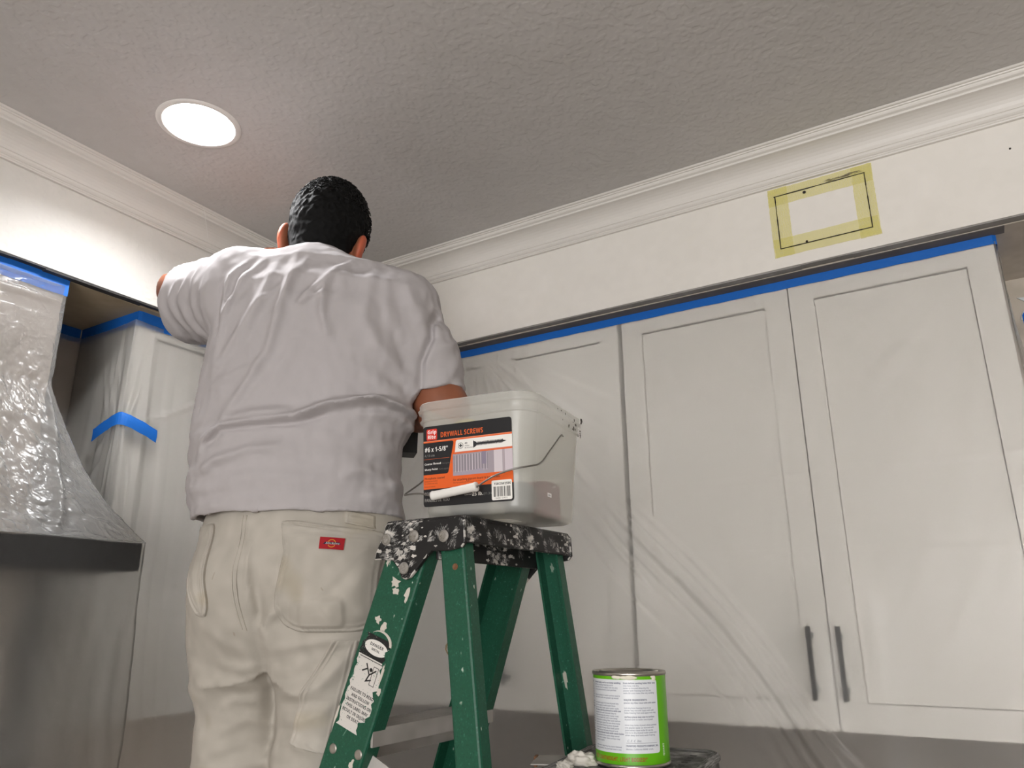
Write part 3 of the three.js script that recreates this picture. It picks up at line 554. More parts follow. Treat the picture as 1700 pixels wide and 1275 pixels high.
  const cap = part('top_cap', merge([
    box(1.003, 1.7555, 0.502, 1.160, 1.770, 0.848, 0.005, 3), box(1.1535, 1.728, 0.504, 1.1605, 1.765, 0.846, 0.003), box(1.0025, 1.728, 0.504, 1.0095, 1.765, 0.846, 0.003),
    box(1.03, 1.715, 0.51, 1.036, 1.757, 0.84, 0.002), box(1.10, 1.705, 0.51, 1.106, 1.757, 0.84, 0.002), box(1.01, 1.735, 0.66, 1.156, 1.757, 0.668)]), capMat, t);
  const pl = [[1.008, 1.766], [1.155, 1.767], [1.1605, 1.762], [1.1625, 1.728], [1.156, 1.7205], [1.128, 1.7165], [1.1, 1.7175], [1.092, 1.712], [1.070, 1.690], [1.058, 1.679], [1.049, 1.676], [1.041, 1.679], [1.034, 1.693], [1.022, 1.706], [0.994, 1.7085], [0.984, 1.7085], [0.986, 1.720], [1.002, 1.752], [1.004, 1.762]];
  part('side_plate', plate(pl, 0.008, 0.002).translate(0, 0, 0.8445), capMat, t); part('side_plate', plate(pl, 0.008, 0.002).translate(0, 0, 0.4975), capMat, t);
  for (const [x, y] of [[1.0095, 1.740], [1.066, 1.742], [1.048, 1.6935], [1.124, 1.739]]) { const b = part('bolt', disc(0.0095, 0.003), std({ map: mottle([150, 146, 139], 90, 143 + Math.round(x * 100)), roughness: 0.6, metalness: 0.4 }), t); b.position.set(x, y, 0.8525); }
  // curl of old tape on the near rear rail
  part('tape_curl', sheet(4, 14, (s, q) => V(1.148 - 0.03 + 0.010 * Math.sin(q * 9) - 0.012 * s, 1.535 + 0.075 * q, 0.838 - 0.02 - 0.012 * s), 0.02, 0.07), std({ color: 0x9a8465, roughness: 0.9, side: THREE.DoubleSide }), t);
}

// ---------- bucket of drywall screws ----------
{
  const YW = 0.105, t = thing('screw_bucket', 'clear plastic bucket with an orange and black printed label on the ladder top', 'bucket', [1.146, 1.7712, 0.717], YW); t.scale.setScalar(1.055);
  const pp = phys({ color: 0xf6f6f3, roughness: 0.31, transmission: 0.8, thickness: 0, ior: 1.4, specularIntensity: 0.9 });
  // rounded-rectangle rings [y, half width, half depth, corner radius]
  const loft = (rings, n = 12) => {
    const R = rings.map(([y, a, b, q]) => { const o = []; for (let c = 0; c < 4; c++) for (let i = 0; i <= n; i++) { const w = (c + i / n) * Math.PI / 2, sx = [1, -1, -1, 1][c], sz = [1, 1, -1, -1][c]; o.push(V(sx * (a - q) + q * Math.cos(w), y, sz * (b - q) + q * Math.sin(w))); } return o; });
    return sheet(R[0].length, rings.length - 1, (s, v) => R[Math.round(v * (rings.length - 1))][Math.round(s * R[0].length) % R[0].length].clone(), 0.8, 0.2);
  };
  const outer = [[0.0, 0.03, 0.04, 0.02], [0.0, 0.080, 0.095, 0.026], [0.003, 0.086, 0.101, 0.028], [0.010, 0.088, 0.104, 0.03], [0.060, 0.091, 0.107, 0.031], [0.148, 0.0975, 0.1125, 0.033], [0.1485, 0.1005, 0.1155, 0.034], [0.151, 0.1015, 0.1165, 0.034], [0.1525, 0.0995, 0.1145, 0.034], [0.163, 0.100, 0.115, 0.034], [0.164, 0.1035, 0.1185, 0.036], [0.168, 0.1045, 0.1195, 0.036], [0.1695, 0.1025, 0.1175, 0.036], [0.176, 0.1030, 0.1180, 0.036], [0.1785, 0.1015, 0.1165, 0.035], [0.179, 0.0995, 0.1145, 0.034], [0.177, 0.0985, 0.1135, 0.034], [0.15, 0.0962, 0.1112, 0.033], [0.012, 0.0862, 0.1022, 0.03], [0.005, 0.080, 0.096, 0.026], [0.004, 0.03, 0.04, 0.02]];
  part('tub', loft(outer), pp, t);
  // grey smears on the rim
  const r = rng(151), dk = std({ color: 0x4a4843, roughness: 0.9 }), sm = [];
  for (let i = 0; i < 24; i++) { const z = -0.11 + 0.06 * r() * (i % 3), y = 0.145 + 0.03 * r(), q = 0.0012 + 0.003 * r() * r(), g = new THREE.CircleGeometry(q, 7); g.scale(1 + r(), 0.6 + r(), 1); g.rotateY(Math.PI / 2); g.translate(0.1052 + (y < 0.16 ? -0.003 : 0), y, z + 0.02); sm.push(g); }
  part('paint_spatter', merge(sm), dk, t).userData.kind = 'stuff';
  // printed label on the front
  const LW = 0.152, LH = 0.1235;
  const tex = canvasTex(1200, 984, (c, W, H) => {
    const K = '#17171a', O = '#e8621d', Wt = '#f3f1ec';
    c.fillStyle = K; c.fillRect(0, 0, W, H); c.fillStyle = O; c.fillRect(0, 188, W, 585);
    c.fillStyle = '#f08a66'; c.fillRect(0, 182, W, 10);
    c.fillStyle = K; c.beginPath(); c.moveTo(0, 205); c.lineTo(395, 205); c.quadraticCurveTo(425, 205, 420, 240); c.lineTo(350, 570); c.quadraticCurveTo(345, 598, 310, 598); c.lineTo(0, 598); c.fill();
    c.fillStyle = '#c75a2a'; c.fillRect(0, 405, 365, 4);
    c.fillStyle = Wt; c.beginPath(); c.moveTo(470, 205); c.lineTo(W, 205); c.lineTo(W, 352); c.lineTo(440, 352); c.lineTo(455, 220); c.fill();
    c.fillStyle = '#d9301f'; c.beginPath(); c.roundRect(45, 35, 150, 140, 18); c.fill(); c.fillStyle = '#fff'; c.font = 'bold 62px sans-serif'; c.fillText('Grip', 58, 95); c.fillText('Rite', 58, 156);
    c.fillStyle = O; c.font = 'bold 82px sans-serif'; c.save(); c.translate(240, 150); c.scale(0.83, 1.05); c.fillText('DRYWALL SCREWS', 0, 0); c.restore();
    c.fillStyle = Wt; c.font = 'bold 78px sans-serif'; c.save(); c.translate(18, 318); c.scale(0.82, 1); c.fillText('#6 x 1-5/8"', 0, 0); c.restore(); c.fillStyle = '#9a9a98'; c.font = '40px sans-serif'; c.fillText('4.13 cm', 18, 378);
    c.fillStyle = Wt; c.font = 'bold 33px sans-serif'; c.fillText('Coarse Thread', 16, 478); c.fillText('Sharp Point', 16, 545); c.fillStyle = '#77706a'; c.font = '24px sans-serif'; c.fillText('Rosca gruesa', 250, 478); c.fillText('Punta aguda', 215, 545);
    c.strokeStyle = '#222'; c.lineWidth = 5; c.beginPath(); c.arc(520, 280, 34, 0, 7); c.stroke(); c.fillStyle = '#222'; c.fillRect(498, 273, 44, 14); c.fillRect(513, 258, 14, 44);
    c.font = 'bold 30px sans-serif'; c.fillText('#2', 575, 268); c.font = '20px sans-serif'; c.fillText('Phillips', 575, 295); c.fillText('Bit Included', 575, 320);
    c.fillStyle = '#26262a'; c.beginPath(); c.moveTo(690, 235); c.lineTo(735, 258); c.lineTo(735, 300); c.lineTo(690, 325); c.fill(); c.fillRect(735, 266, 330, 24); c.beginPath(); c.moveTo(1065, 262); c.lineTo(1130, 278); c.lineTo(1065, 294); c.fill();
    for (let i = 0; i < 19; i++) { c.beginPath(); c.moveTo(740 + i * 18, 298); c.lineTo(752 + i * 18, 254); c.lineTo(762 + i * 18, 254); c.lineTo(750 + i * 18, 302); c.fill(); }
    c.fillStyle = '#e07a5e'; c.fillRect(430, 352, W - 430, 12);
    c.fillStyle = '#a49aa2'; c.fillRect(410, 376, W - 410, 262); const q = rng(153);
    c.fillStyle = '#8f8790'; c.fillRect(420, 395, 460, 190); c.fillStyle = '#c9c0c6'; for (let i = 0; i < 12; i++) c.fillRect(440 + i * 38, 392, 8 + 5 * q(), 205); c.fillStyle = '#d4cbd0'; c.fillRect(960, 376, 110, 262); c.fillStyle = '#b3a6ac'; c.fillRect(1075, 376, 20, 262); c.fillStyle = '#d0c5cc'; c.fillRect(1100, 376, 100, 262); c.fillStyle = '#8d8496'; c.fillRect(800, 376, 60, 150); c.fillStyle = '#a69dac'; c.beginPath(); c.moveTo(410, 638); c.lineTo(410, 610); c.lineTo(800, 575); c.lineTo(870, 638); c.fill();
    c.fillStyle = '#5c2a12'; c.font = 'bold 35px sans-serif'; c.save(); c.translate(408, 700); c.scale(0.86, 1); c.fillText('For attaching gypsum board to wood studs.', 0, 0); c.restore(); c.font = '19px sans-serif'; c.fillText('Para fijar paneles de yeso a postes de madera.', 410, 728);
    c.font = 'bold 32px sans-serif'; c.fillText('Phosphate Coated', 14, 655); c.font = '20px sans-serif'; c.fillText('Revestido de fosfato', 14, 685); c.fillText('For interior use only', 14, 712); c.fillText('Para uso interior', 14, 750);
    c.fillStyle = '#b9b6b0'; c.font = '54px sans-serif'; c.save(); c.translate(14, 850); c.scale(0.8, 1); c.fillText('TORNILLOS PARA', 0, 0); c.fillText('PANELES DE YESO', 0, 76); c.restore();
    c.font = 'bold 22px sans-serif'; c.fillText('CONTENTS', 560, 880); c.fillStyle = '#dedbd4'; c.font = 'bold 58px sans-serif'; c.fillText('25 lb.', 660, 892); c.fillStyle = '#8a8884'; c.font = '36px sans-serif'; c.fillText('(11.3 kg)', 815, 890);
    c.fillStyle = Wt; c.beginPath(); c.roundRect(920, 735, 262, 230, 18); c.fill(); c.fillStyle = '#222'; c.font = 'bold 38px sans-serif'; c.save(); c.translate(952, 790); c.scale(0.9, 1); c.fillText('158CDW25BK', 0, 0); c.restore();
    let x = 945; while (x < 1155) { const w = 2 + Math.floor(q() * 3) * 3; c.fillRect(x, 808, w, 118); x += w + 3 + Math.floor(q() * 3) * 2; } c.font = '22px sans-serif'; c.fillText('7 64666 12345 8', 955, 950);
  });
  const lab = new THREE.ExtrudeGeometry((() => { const s = new THREE.Shape(), q = 0.005, w = LW / 2, h = LH / 2; s.moveTo(-w + q, -h); s.lineTo(w - q, -h); s.quadraticCurveTo(w, -h, w, -h + q); s.lineTo(w, h - q); s.quadraticCurveTo(w, h, w - q, h); s.lineTo(-w + q, h); s.quadraticCurveTo(-w, h, -w, h - q); s.lineTo(-w, -h + q); s.quadraticCurveTo(-w, -h, -w + q, -h); return s; })(), { depth: 0.0006, bevelEnabled: false });
  { const p = lab.attributes.position, uv = lab.attributes.uv; for (let i = 0; i < p.count; i++) uv.setXY(i, p.getX(i) / LW + 0.5, p.getY(i) / LH + 0.5); }
  const lm = part('printed_label', lab, std({ map: tex, roughness: 0.6 }), t); lm.position.set(-0.006, 0.078, 0.1088); lm.rotation.x = Math.atan((0.1125 - 0.104) / 0.138);
  const st = part('price_sticker', box(-0.0001, -0.003, -0.007, 0.0004, 0.003, 0.007), std({ map: canvasTex(140, 60, (c) => { c.fillStyle = '#eee'; c.fillRect(0, 0, 140, 60); c.fillStyle = '#333'; c.font = 'bold 26px sans-serif'; c.fillText('000221', 20, 42); }), roughness: 0.6 }), t);
  { const uv = st.geometry.attributes.uv, p = st.geometry.attributes.position; for (let i = 0; i < p.count; i++) uv.setXY(i, 0.5 - p.getZ(i) / 0.014, 0.5 + p.getY(i) / 0.006); }
  st.position.set(0.0897, 0.034, 0.02);
  // wire bail with a white grip, hanging against the front
  const w = [V(0.099, 0.134, -0.02), V(0.104, 0.131, 0.0), V(0.1045, 0.10, 0.045), V(0.1045, 0.069, 0.092), V(0.099, 0.063, 0.112), V(0.08, 0.058, 0.126), V(0.052, 0.050, 0.131), V(0.035, 0.042, 0.132), V(0.022, 0.036, 0.132), V(-0.05, 0.028, 0.132), V(-0.072, 0.033, 0.131), V(-0.094, 0.034, 0.128), V(-0.108, 0.035, 0.120), V(-0.1055, 0.062, 0.075), V(-0.103, 0.105, 0.02), V(-0.0985, 0.134, -0.02)];
  part('bail_wire', tube(w, 0.0013, 140, 8), std({ color: 0x8d8b87, roughness: 0.35, metalness: 0.9 }), t);
  const grip = new THREE.LatheGeometry([[0.0022, -0.038], [0.0066, -0.038], [0.0072, -0.036], [0.0066, -0.032], [0.0064, -0.002], [0.0067, 0], [0.0064, 0.002], [0.0066, 0.032], [0.0072, 0.036], [0.0066, 0.038], [0.0022, 0.038]].map(([a, b]) => new THREE.Vector2(a, b)), 24);
  const gm = part('grip', grip, std({ color: 0xeceae5, roughness: 0.4 }), t); gm.position.set(-0.014, 0.032, 0.132); gm.rotation.z = -Math.PI / 2 + 0.11;
}
// things inside the bucket
{
  const at = (x, y, z) => { const c = Math.cos(0.105), s = Math.sin(0.105); return [1.146 + x * c + z * s, 1.7712 + y, 0.717 - x * s + z * c]; };
  const ring = new THREE.LatheGeometry([[0.02, -0.024], [0.052, -0.024], [0.054, -0.022], [0.054, 0.022], [0.052, 0.024], [0.02, 0.024], [0.02, -0.024]].map(([a, b]) => new THREE.Vector2(a, b)), 40); ring.rotateX(Math.PI / 2);
  const a = single('mesh_tape_roll', ring, std({ color: 0xe2d44a, roughness: 0.8 }), 'roll of yellow mesh tape standing inside the clear bucket', 'tape roll'); a.position.set(...at(-0.028, 0.108, 0.062)); a.rotation.y = 0.105;
  const b = single('tool_case', box(-0.02, 0, -0.03, 0.02, 0.062, 0.03, 0.004), std({ map: mottle([150, 60, 62], 40, 161), roughness: 0.6 }), 'small red case inside the clear bucket, behind its right wall', 'case'); b.position.set(...at(0.055, 0.0055, -0.045)); b.rotation.y = 0.105;
  const q = mergeVertices(new THREE.SphereGeometry(0.034, 28, 18)), qp = q.attributes.position; for (let i = 0; i < qp.count; i++) { const x = qp.getX(i), y = qp.getY(i), z = qp.getZ(i), s = 1 + 0.25 * n3(x * 30, y * 30, z * 30); qp.setXYZ(i, x * 0.8 * s, Math.max(-0.022, y * 0.85 * s), z * s); } q.computeVertexNormals();
  const k = single('grey_bundle', q, std({ map: mottle([92, 96, 98], 50, 163), roughness: 0.85 }), 'dark grey bundle lying low inside the clear bucket, beside the red case', 'bundle'); k.position.set(...at(0.05, 0.0285, 0.045));
  const k2 = k.clone(); k2.name = numbered('grey_bundle'); tag(k2, 'dark grey bundle under the yellow tape roll inside the clear bucket', 'bundle'); k2.position.set(...at(-0.035, 0.0275, 0.05)); k2.rotation.y = 1.3; scene.add(k2);
}

// ---------- black-topped stand with the can ----------
{
  const t = thing('work_stand', 'black slotted plastic stand top dusted white, under the green can', 'stand', [1.335, 0, 0.66], 0.12);
  const dust = canvasTex(1024, 1024, (g, w, h) => {
    const id = g.createImageData(w, h), k = tileNoise(171), k2 = tileNoise(172), r = rng(173);
    for (let y = 0; y < h; y++) for (let x = 0; x < w; x++) { const q = clamp((0.45 * k(x / w, y / h, 7) + 0.35 * k2(x / w, y / h, 25) + 0.5 * r() - 0.45) * 1.5, 0, 1), o = (y * w + x) * 4; const v = 66 + q * 155; id.data[o] = v; id.data[o + 1] = v - 1; id.data[o + 2] = v - 3; id.data[o + 3] = 255; }
    g.putImageData(id, 0, 0);
  }, [4, 4]); dust.wrapS = dust.wrapT = THREE.RepeatWrapping;
  const blk = std({ map: dust, roughness: 0.85 });
  const W = 0.101, D = 0.135, s = polyShape([[-W + 0.012, -D], [W - 0.012, -D], [W, -D + 0.012], [W, D - 0.012], [W - 0.012, D], [-W + 0.012, D], [-W, D - 0.012], [-W, -D + 0.012]]);
  for (let i = 0; i < 12; i++) for (let j = 0; j < 22; j++) {   // rows of short slots
    if ((i + j) % 1) continue;
    const x = -0.072 + i * 0.0124 + (j % 2 ? 0.003 : 0), y = -0.112 + j * 0.0103, h = new THREE.Path(); if (x > 0.066) continue;
    h.moveTo(x, y); h.lineTo(x, y + 0.0052); h.lineTo(x + 0.0088, y + 0.0052); h.lineTo(x + 0.0088, y); h.closePath(); s.holes.push(h);
  }
  const g = new THREE.ExtrudeGeometry(s, { depth: 0.005, bevelEnabled: true, bevelThickness: 0.002, bevelSize: 0.002, bevelOffset: -0.002, bevelSegments: 2 }); g.rotateX(-Math.PI / 2); g.translate(0, 1.405, 0);
  part('slotted_top', g, blk, t);
  part('tray_floor', box(-W + 0.006, 1.388, -D + 0.006, W - 0.006, 1.394, D - 0.006), std({ color: 0x1a1a1a, roughness: 0.9 }), t);
  const rim = [[-W, -D], [W, -D], [W, D], [-W, D]].map(([x, z]) => V(x * 0.985, 1.4085, z * 0.985));
  const rimCurve = new THREE.CatmullRomCurve3(rim.flatMap((p, i) => { const q = rim[(i + 1) % 4]; return [0.06, 0.2, 0.5, 0.8, 0.94].map((k) => p.clone().lerp(q, k)); }), true, 'centripetal');
  const rg = new THREE.TubeGeometry(rimCurve, 160, 0.0075, 10, true); part('rim', rg, blk, t);
  part('skirt', merge([box(-W, 1.345, -D, -W + 0.006, 1.408, D, 0.002), box(W - 0.006, 1.345, -D, W, 1.408, D, 0.002), box(-W + 0.006, 1.345, -D, W - 0.006, 1.408, -D + 0.006, 0.002), box(-W + 0.006, 1.345, D - 0.006, W - 0.006, 1.408, D, 0.002)]), blk, t);
  for (const [x, z] of [[-1, -1], [1, -1], [1, 1], [-1, 1]]) { const L = part('leg', box(-0.014, -1.37, -0.012, 0.014, 0, 0.012, 0.003), alu, t); along(L, V(x * 0.083, 1.37, z * 0.115), V(x * 0.083, 0.0, z * 0.17), V(0, 0, 1)); }
}
{
  const t = thing('filler_can', 'round white-labelled metal can with green edges and a steel lid, on the slotted stand', 'can', [1.3395, 1.4142, 0.668], 0);
  const tin = std({ color: 0xb8b4ac, roughness: 0.28, metalness: 0.9 }), R = 0.0535, H = 0.127;
  const lathe = (p) => new THREE.LatheGeometry(p.map(([a, b]) => new THREE.Vector2(a, b)), 72);
  part('can_body', lathe([[0, 0.002], [R - 0.003, 0.002], [R - 0.002, 0], [R + 0.0012, 0.0005], [R + 0.0016, 0.003], [R, 0.0045], [R - 0.0003, 0.006], [R - 0.0003, H - 0.0055], [R + 0.0014, H - 0.0045], [R + 0.0018, H - 0.002], [R + 0.0008, H], [R - 0.002, H - 0.0005], [R - 0.003, H - 0.003], [R - 0.008, H - 0.0035], [R - 0.0085, H - 0.001]]), tin, t);
  part('lid', lathe([[0, H - 0.0055], [R - 0.016, H - 0.0055], [R - 0.0145, H - 0.001], [R - 0.0125, H + 0.0006], [R - 0.0095, H], [R - 0.009, H - 0.004]]), tin, t);
  // wrap: u runs round the can, the middle of the picture faces the camera
  const tex = canvasTex(2048, 700, (c, W, Hh) => {
    const G = '#63b312'; c.fillStyle = G; c.fillRect(0, 0, W, Hh); c.fillStyle = '#dfe2e6';
    const x0 = 420, x1 = 1288; c.beginPath(); c.roundRect(x0, 26, x1 - x0, Hh - 116, 26); c.fill();
    const r = rng(181), words = 'apply filler to clean dry surface with knife and allow to dry before sanding may be thinned with water use on wood plaster drywall and painted walls fill holes up to one inch deep in one step store in cool place keep from freezing wash tools with water paint when dry'.split(' ');
    c.fillStyle = '#27304f';
    const col = (x, w, y, y1, px) => { c.font = `${px}px sans-serif`; let k = 0; while (y < y1) { if (r() < 0.10) { y += px * 1.4; } let s = ''; const last = r() < 0.12; while (true) { const n = words[Math.floor(r() * words.length)]; if (c.measureText(s + ' ' + n).width > w * (last ? 0.6 : 1)) break; s += (s ? ' ' : '') + n; } c.font = `${k % 9 === 0 ? 'bold ' : ''}${px}px sans-serif`; c.fillText(s, x, y); y += px * 1.17; k++; } };
    col(440, 170, 60, 590, 17); col(640, 300, 60, 590, 17); col(970, 290, 60, 150, 17);
    c.font = 'bold 20px sans-serif'; c.fillText('MAJOR INGREDIENTS:', 970, 195); col(970, 290, 218, 300, 16); col(970, 290, 330, 480, 17);
    c.font = 'italic 24px serif'; c.fillText('C. F. C. Inc.', 985, 520); c.fillRect(975, 528, 280, 2);
    c.font = 'bold 19px sans-serif'; c.fillText('CRAWFORD PRODUCTS COMPANY, INC.', 972, 558, 300); c.font = '17px sans-serif'; c.fillText('Mentor, California 90000  U.S.A.', 972, 582, 290);
    c.fillStyle = '#a32a1a'; c.font = 'bold 44px sans-serif'; c.save(); c.translate(590, 672); c.scale(0.72, 1); c.fillText('"NOT LIGHTWEIGHT, LIGHT BODIED!"', 0, 0); c.restore();
    c.fillStyle = '#e9ebee'; c.save(); c.translate(1350, 640); c.rotate(-Math.PI / 2); c.font = 'bold 30px sans-serif'; c.fillText('QUART', 0, 0); c.restore();
  });
  const wrap = new THREE.CylinderGeometry(R + 0.0004, R + 0.0004, H - 0.0105, 96, 1, true, 0, Math.PI * 2); wrap.translate(0, H / 2 - 0.0002, 0);
  const lb = part('paper_label', wrap, std({ map: tex, roughness: 0.32 }), t); lb.rotation.y = -2.737;
  const gl = [], r = rng(183); for (const [a0, q, h] of [[0.02, 0.0034, 1], [0.10, 0.0026, 1.2], [0.17, 0.0022, 1], [0.27, 0.0036, 0.9], [0.34, 0.003, 1], [0.42, 0.0044, 1], [0.50, 0.0032, 1], [0.56, 0.0022, 0.8], [1.07, 0.0020, 1], [1.12, 0.0024, 2.0], [1.10, 0.0016, 2.6]]) { const g = new THREE.SphereGeometry(q, 10, 8); g.scale(1.6, 0.8 * h, 0.45); g.rotateY(a0); g.translate(Math.sin(a0) * (R + 0.0004), H - 0.0062 - 0.0012 * r() - (h > 1.5 ? 0.001 : 0), Math.cos(a0) * (R + 0.0004)); gl.push(g); }
  const d = part('dried_filler', merge(gl), std({ color: 0xe6e1cf, roughness: 0.8 }), t); d.rotation.y = 0;
}
{
  const bl = (a, b, c, seed) => { const g = mergeVertices(new THREE.SphereGeometry(1, 40, 24)), p = g.attributes.position; for (let i = 0; i < p.count; i++) { const x = p.getX(i), y = p.getY(i), z = p.getZ(i), k = 1 + 0.22 * n3(x * 1.6 + seed, y * 1.6, z * 1.6) + 0.08 * n3(x * 5, y * 5 + seed, z * 5); p.setXYZ(i, x * a * k, Math.max(-0.002, y * b * k), z * c * k); } g.computeVertexNormals(); return g; };
  const m = std({ color: 0xe2ddd3, roughness: 0.75 });
  const a = single('filler_blob', bl(0.024, 0.016, 0.02, 3), m, 'lump of white filler on the slotted stand in front of the can', 'filler'); a.position.set(1.272, 1.4125, 0.700);
  const b = single('filler_blob', bl(0.012, 0.008, 0.012, 9), m, 'smaller dab of white filler at the bottom edge, left of the larger lump', 'filler'); b.position.set(1.262, 1.4125, 0.735);
}
{
  const t = thing('scraper', 'flat grey metal scraper with a rust-brown end, between the green ladder and the can', 'scraper', [1.208, 1.398, 0.60], 0.35);
  part('blade', box(-0.062, 0, -0.02, 0.036, 0.0022, 0.06, 0.0008), alu, t); part('scraper_end', box(-0.066, -0.012, -0.012, -0.061, 0.004, 0.006, 0.001), rust, t);
}

// ---------- the painter ----------
// signed distances, in metres; the man's own frame: x to his right, y up from his soles, z towards his back
const len3 = (x, y, z) => Math.sqrt(x * x + y * y + z * z);
const smin = (a, b, k) => { const h = Math.max(k - Math.abs(a - b), 0) / k; return Math.min(a, b) - h * h * k * 0.25; };
const smax = (a, b, k) => -smin(-a, -b, k);
function cone(a, b, r1, r2) {   // tapered capsule
  const dx = b[0] - a[0], dy = b[1] - a[1], dz = b[2] - a[2], L2 = dx * dx + dy * dy + dz * dz;
  return (x, y, z) => { const t = clamp(((x - a[0]) * dx + (y - a[1]) * dy + (z - a[2]) * dz) / L2, 0, 1); return len3(x - a[0] - t * dx, y - a[1] - t * dy, z - a[2] - t * dz) - (r1 + (r2 - r1) * t); };
}
function ell(c, r) { const m = Math.min(...r); return (x, y, z) => { const k = len3((x - c[0]) / r[0], (y - c[1]) / r[1], (z - c[2]) / r[2]), q = len3((x - c[0]) / (r[0] * r[0]), (y - c[1]) / (r[1] * r[1]), (z - c[2]) / (r[2] * r[2])); return q > 1e-6 ? k * (k - 1) / q : -m; }; }
// stack of ellipses [y, cx, cz, rx, rz], smoothly interpolated, capped at both ends
function stack(K, n = 2) {
  return (x, y, z) => {
    let i = 0; while (i < K.length - 2 && y > K[i + 1][0]) i++;
    const a = K[i], b = K[i + 1], t = clamp((y - a[0]) / (b[0] - a[0]), 0, 1), s = t * t * (3 - 2 * t);
    const cx = lerp(a[1], b[1], s), cz = lerp(a[2], b[2], s), rx = lerp(a[3], b[3], s), rz = lerp(a[4], b[4], s);
    const px = (x - cx) / rx, pz = (z - cz) / rz, k = n === 2 ? Math.sqrt(px * px + pz * pz) : Math.pow(Math.pow(Math.abs(px), n) + Math.pow(Math.abs(pz), n), 1 / n), q = Math.sqrt(px * px / (rx * rx) + pz * pz / (rz * rz));
    const d = q > 1e-6 ? k * (k - 1) / q : -Math.min(rx, rz);
    return Math.max(d, K[0][0] - y, y - K[K.length - 1][0]);
  };
}
// surface nets: one vertex per cell that the surface crosses
function surface(f, lo, hi, cell, inset = 0.45) {
  const n = [0, 1, 2].map((i) => Math.ceil((hi[i] - lo[i]) / cell) + 1), [nx, ny, nz] = n, F = new Float32Array(nx * ny * nz), at = (i, j, k) => (k * ny + j) * nx + i;
  for (let k = 0; k < nz; k++) for (let j = 0; j < ny; j++) for (let i = 0; i < nx; i++) F[at(i, j, k)] = f(lo[0] + i * cell, lo[1] + j * cell, lo[2] + k * cell);
  const ids = new Int32Array(nx * ny * nz).fill(-1), pos = [], idx = [], E = [[0, 1], [2, 3], [4, 5], [6, 7], [0, 2], [1, 3], [4, 6], [5, 7], [0, 4], [1, 5], [2, 6], [3, 7]];
  for (let k = 0; k < nz - 1; k++) for (let j = 0; j < ny - 1; j++) for (let i = 0; i < nx - 1; i++) {
    let m = 0; const v = []; for (let c = 0; c < 8; c++) { const q = F[at(i + (c & 1), j + ((c >> 1) & 1), k + (c >> 2))]; v.push(q); if (q < 0) m |= 1 << c; }
    if (m === 0 || m === 255) continue;
    let x = 0, y = 0, z = 0, w = 0;
    for (const [a, b] of E) if ((v[a] < 0) !== (v[b] < 0)) { const t = v[a] / (v[a] - v[b]); x += lerp(a & 1, b & 1, t); y += lerp((a >> 1) & 1, (b >> 1) & 1, t); z += lerp(a >> 2, b >> 2, t); w++; }
    ids[at(i, j, k)] = pos.length / 3; pos.push(lo[0] + (i + x / w) * cell, lo[1] + (j + y / w) * cell, lo[2] + (k + z / w) * cell);
  }
  const quad = (a, b, c, d, s) => { if (a < 0 || b < 0 || c < 0 || d < 0) return; s ? idx.push(a, b, c, a, c, d) : idx.push(a, c, b, a, d, c); };
  for (let k = 1; k < nz - 1; k++) for (let j = 1; j < ny - 1; j++) for (let i = 1; i < nx - 1; i++) {
    const s = F[at(i, j, k)] < 0;
    if (s !== F[at(i + 1, j, k)] < 0) quad(ids[at(i, j - 1, k - 1)], ids[at(i, j, k - 1)], ids[at(i, j, k)], ids[at(i, j - 1, k)], s);
    if (s !== F[at(i, j + 1, k)] < 0) quad(ids[at(i - 1, j, k - 1)], ids[at(i - 1, j, k)], ids[at(i, j, k)], ids[at(i, j, k - 1)], s);
    if (s !== F[at(i, j, k + 1)] < 0) quad(ids[at(i - 1, j - 1, k)], ids[at(i, j - 1, k)], ids[at(i, j, k)], ids[at(i - 1, j, k)], s);
  }
  const N = pos.length / 3, nor = new Float32Array(N * 3), uv = new Float32Array(N * 2), h = cell * inset;
  for (let i = 0; i < N; i++) {
    const x = pos[3 * i], y = pos[3 * i + 1], z = pos[3 * i + 2], a = f(x + h, y, z) - f(x - h, y, z), b = f(x, y + h, z) - f(x, y - h, z), c = f(x, y, z + h) - f(x, y, z - h), l = len3(a, b, c) || 1;
    nor[3 * i] = a / l; nor[3 * i + 1] = b / l; nor[3 * i + 2] = c / l; uv[2 * i] = x + 0.6 * z; uv[2 * i + 1] = y;
  }
  const g = new THREE.BufferGeometry(); g.setAttribute('position', new THREE.Float32BufferAttribute(pos, 3)); g.setAttribute('normal', new THREE.BufferAttribute(nor, 3)); g.setAttribute('uv', new THREE.BufferAttribute(uv, 2)); g.setIndex(idx); return g;
}
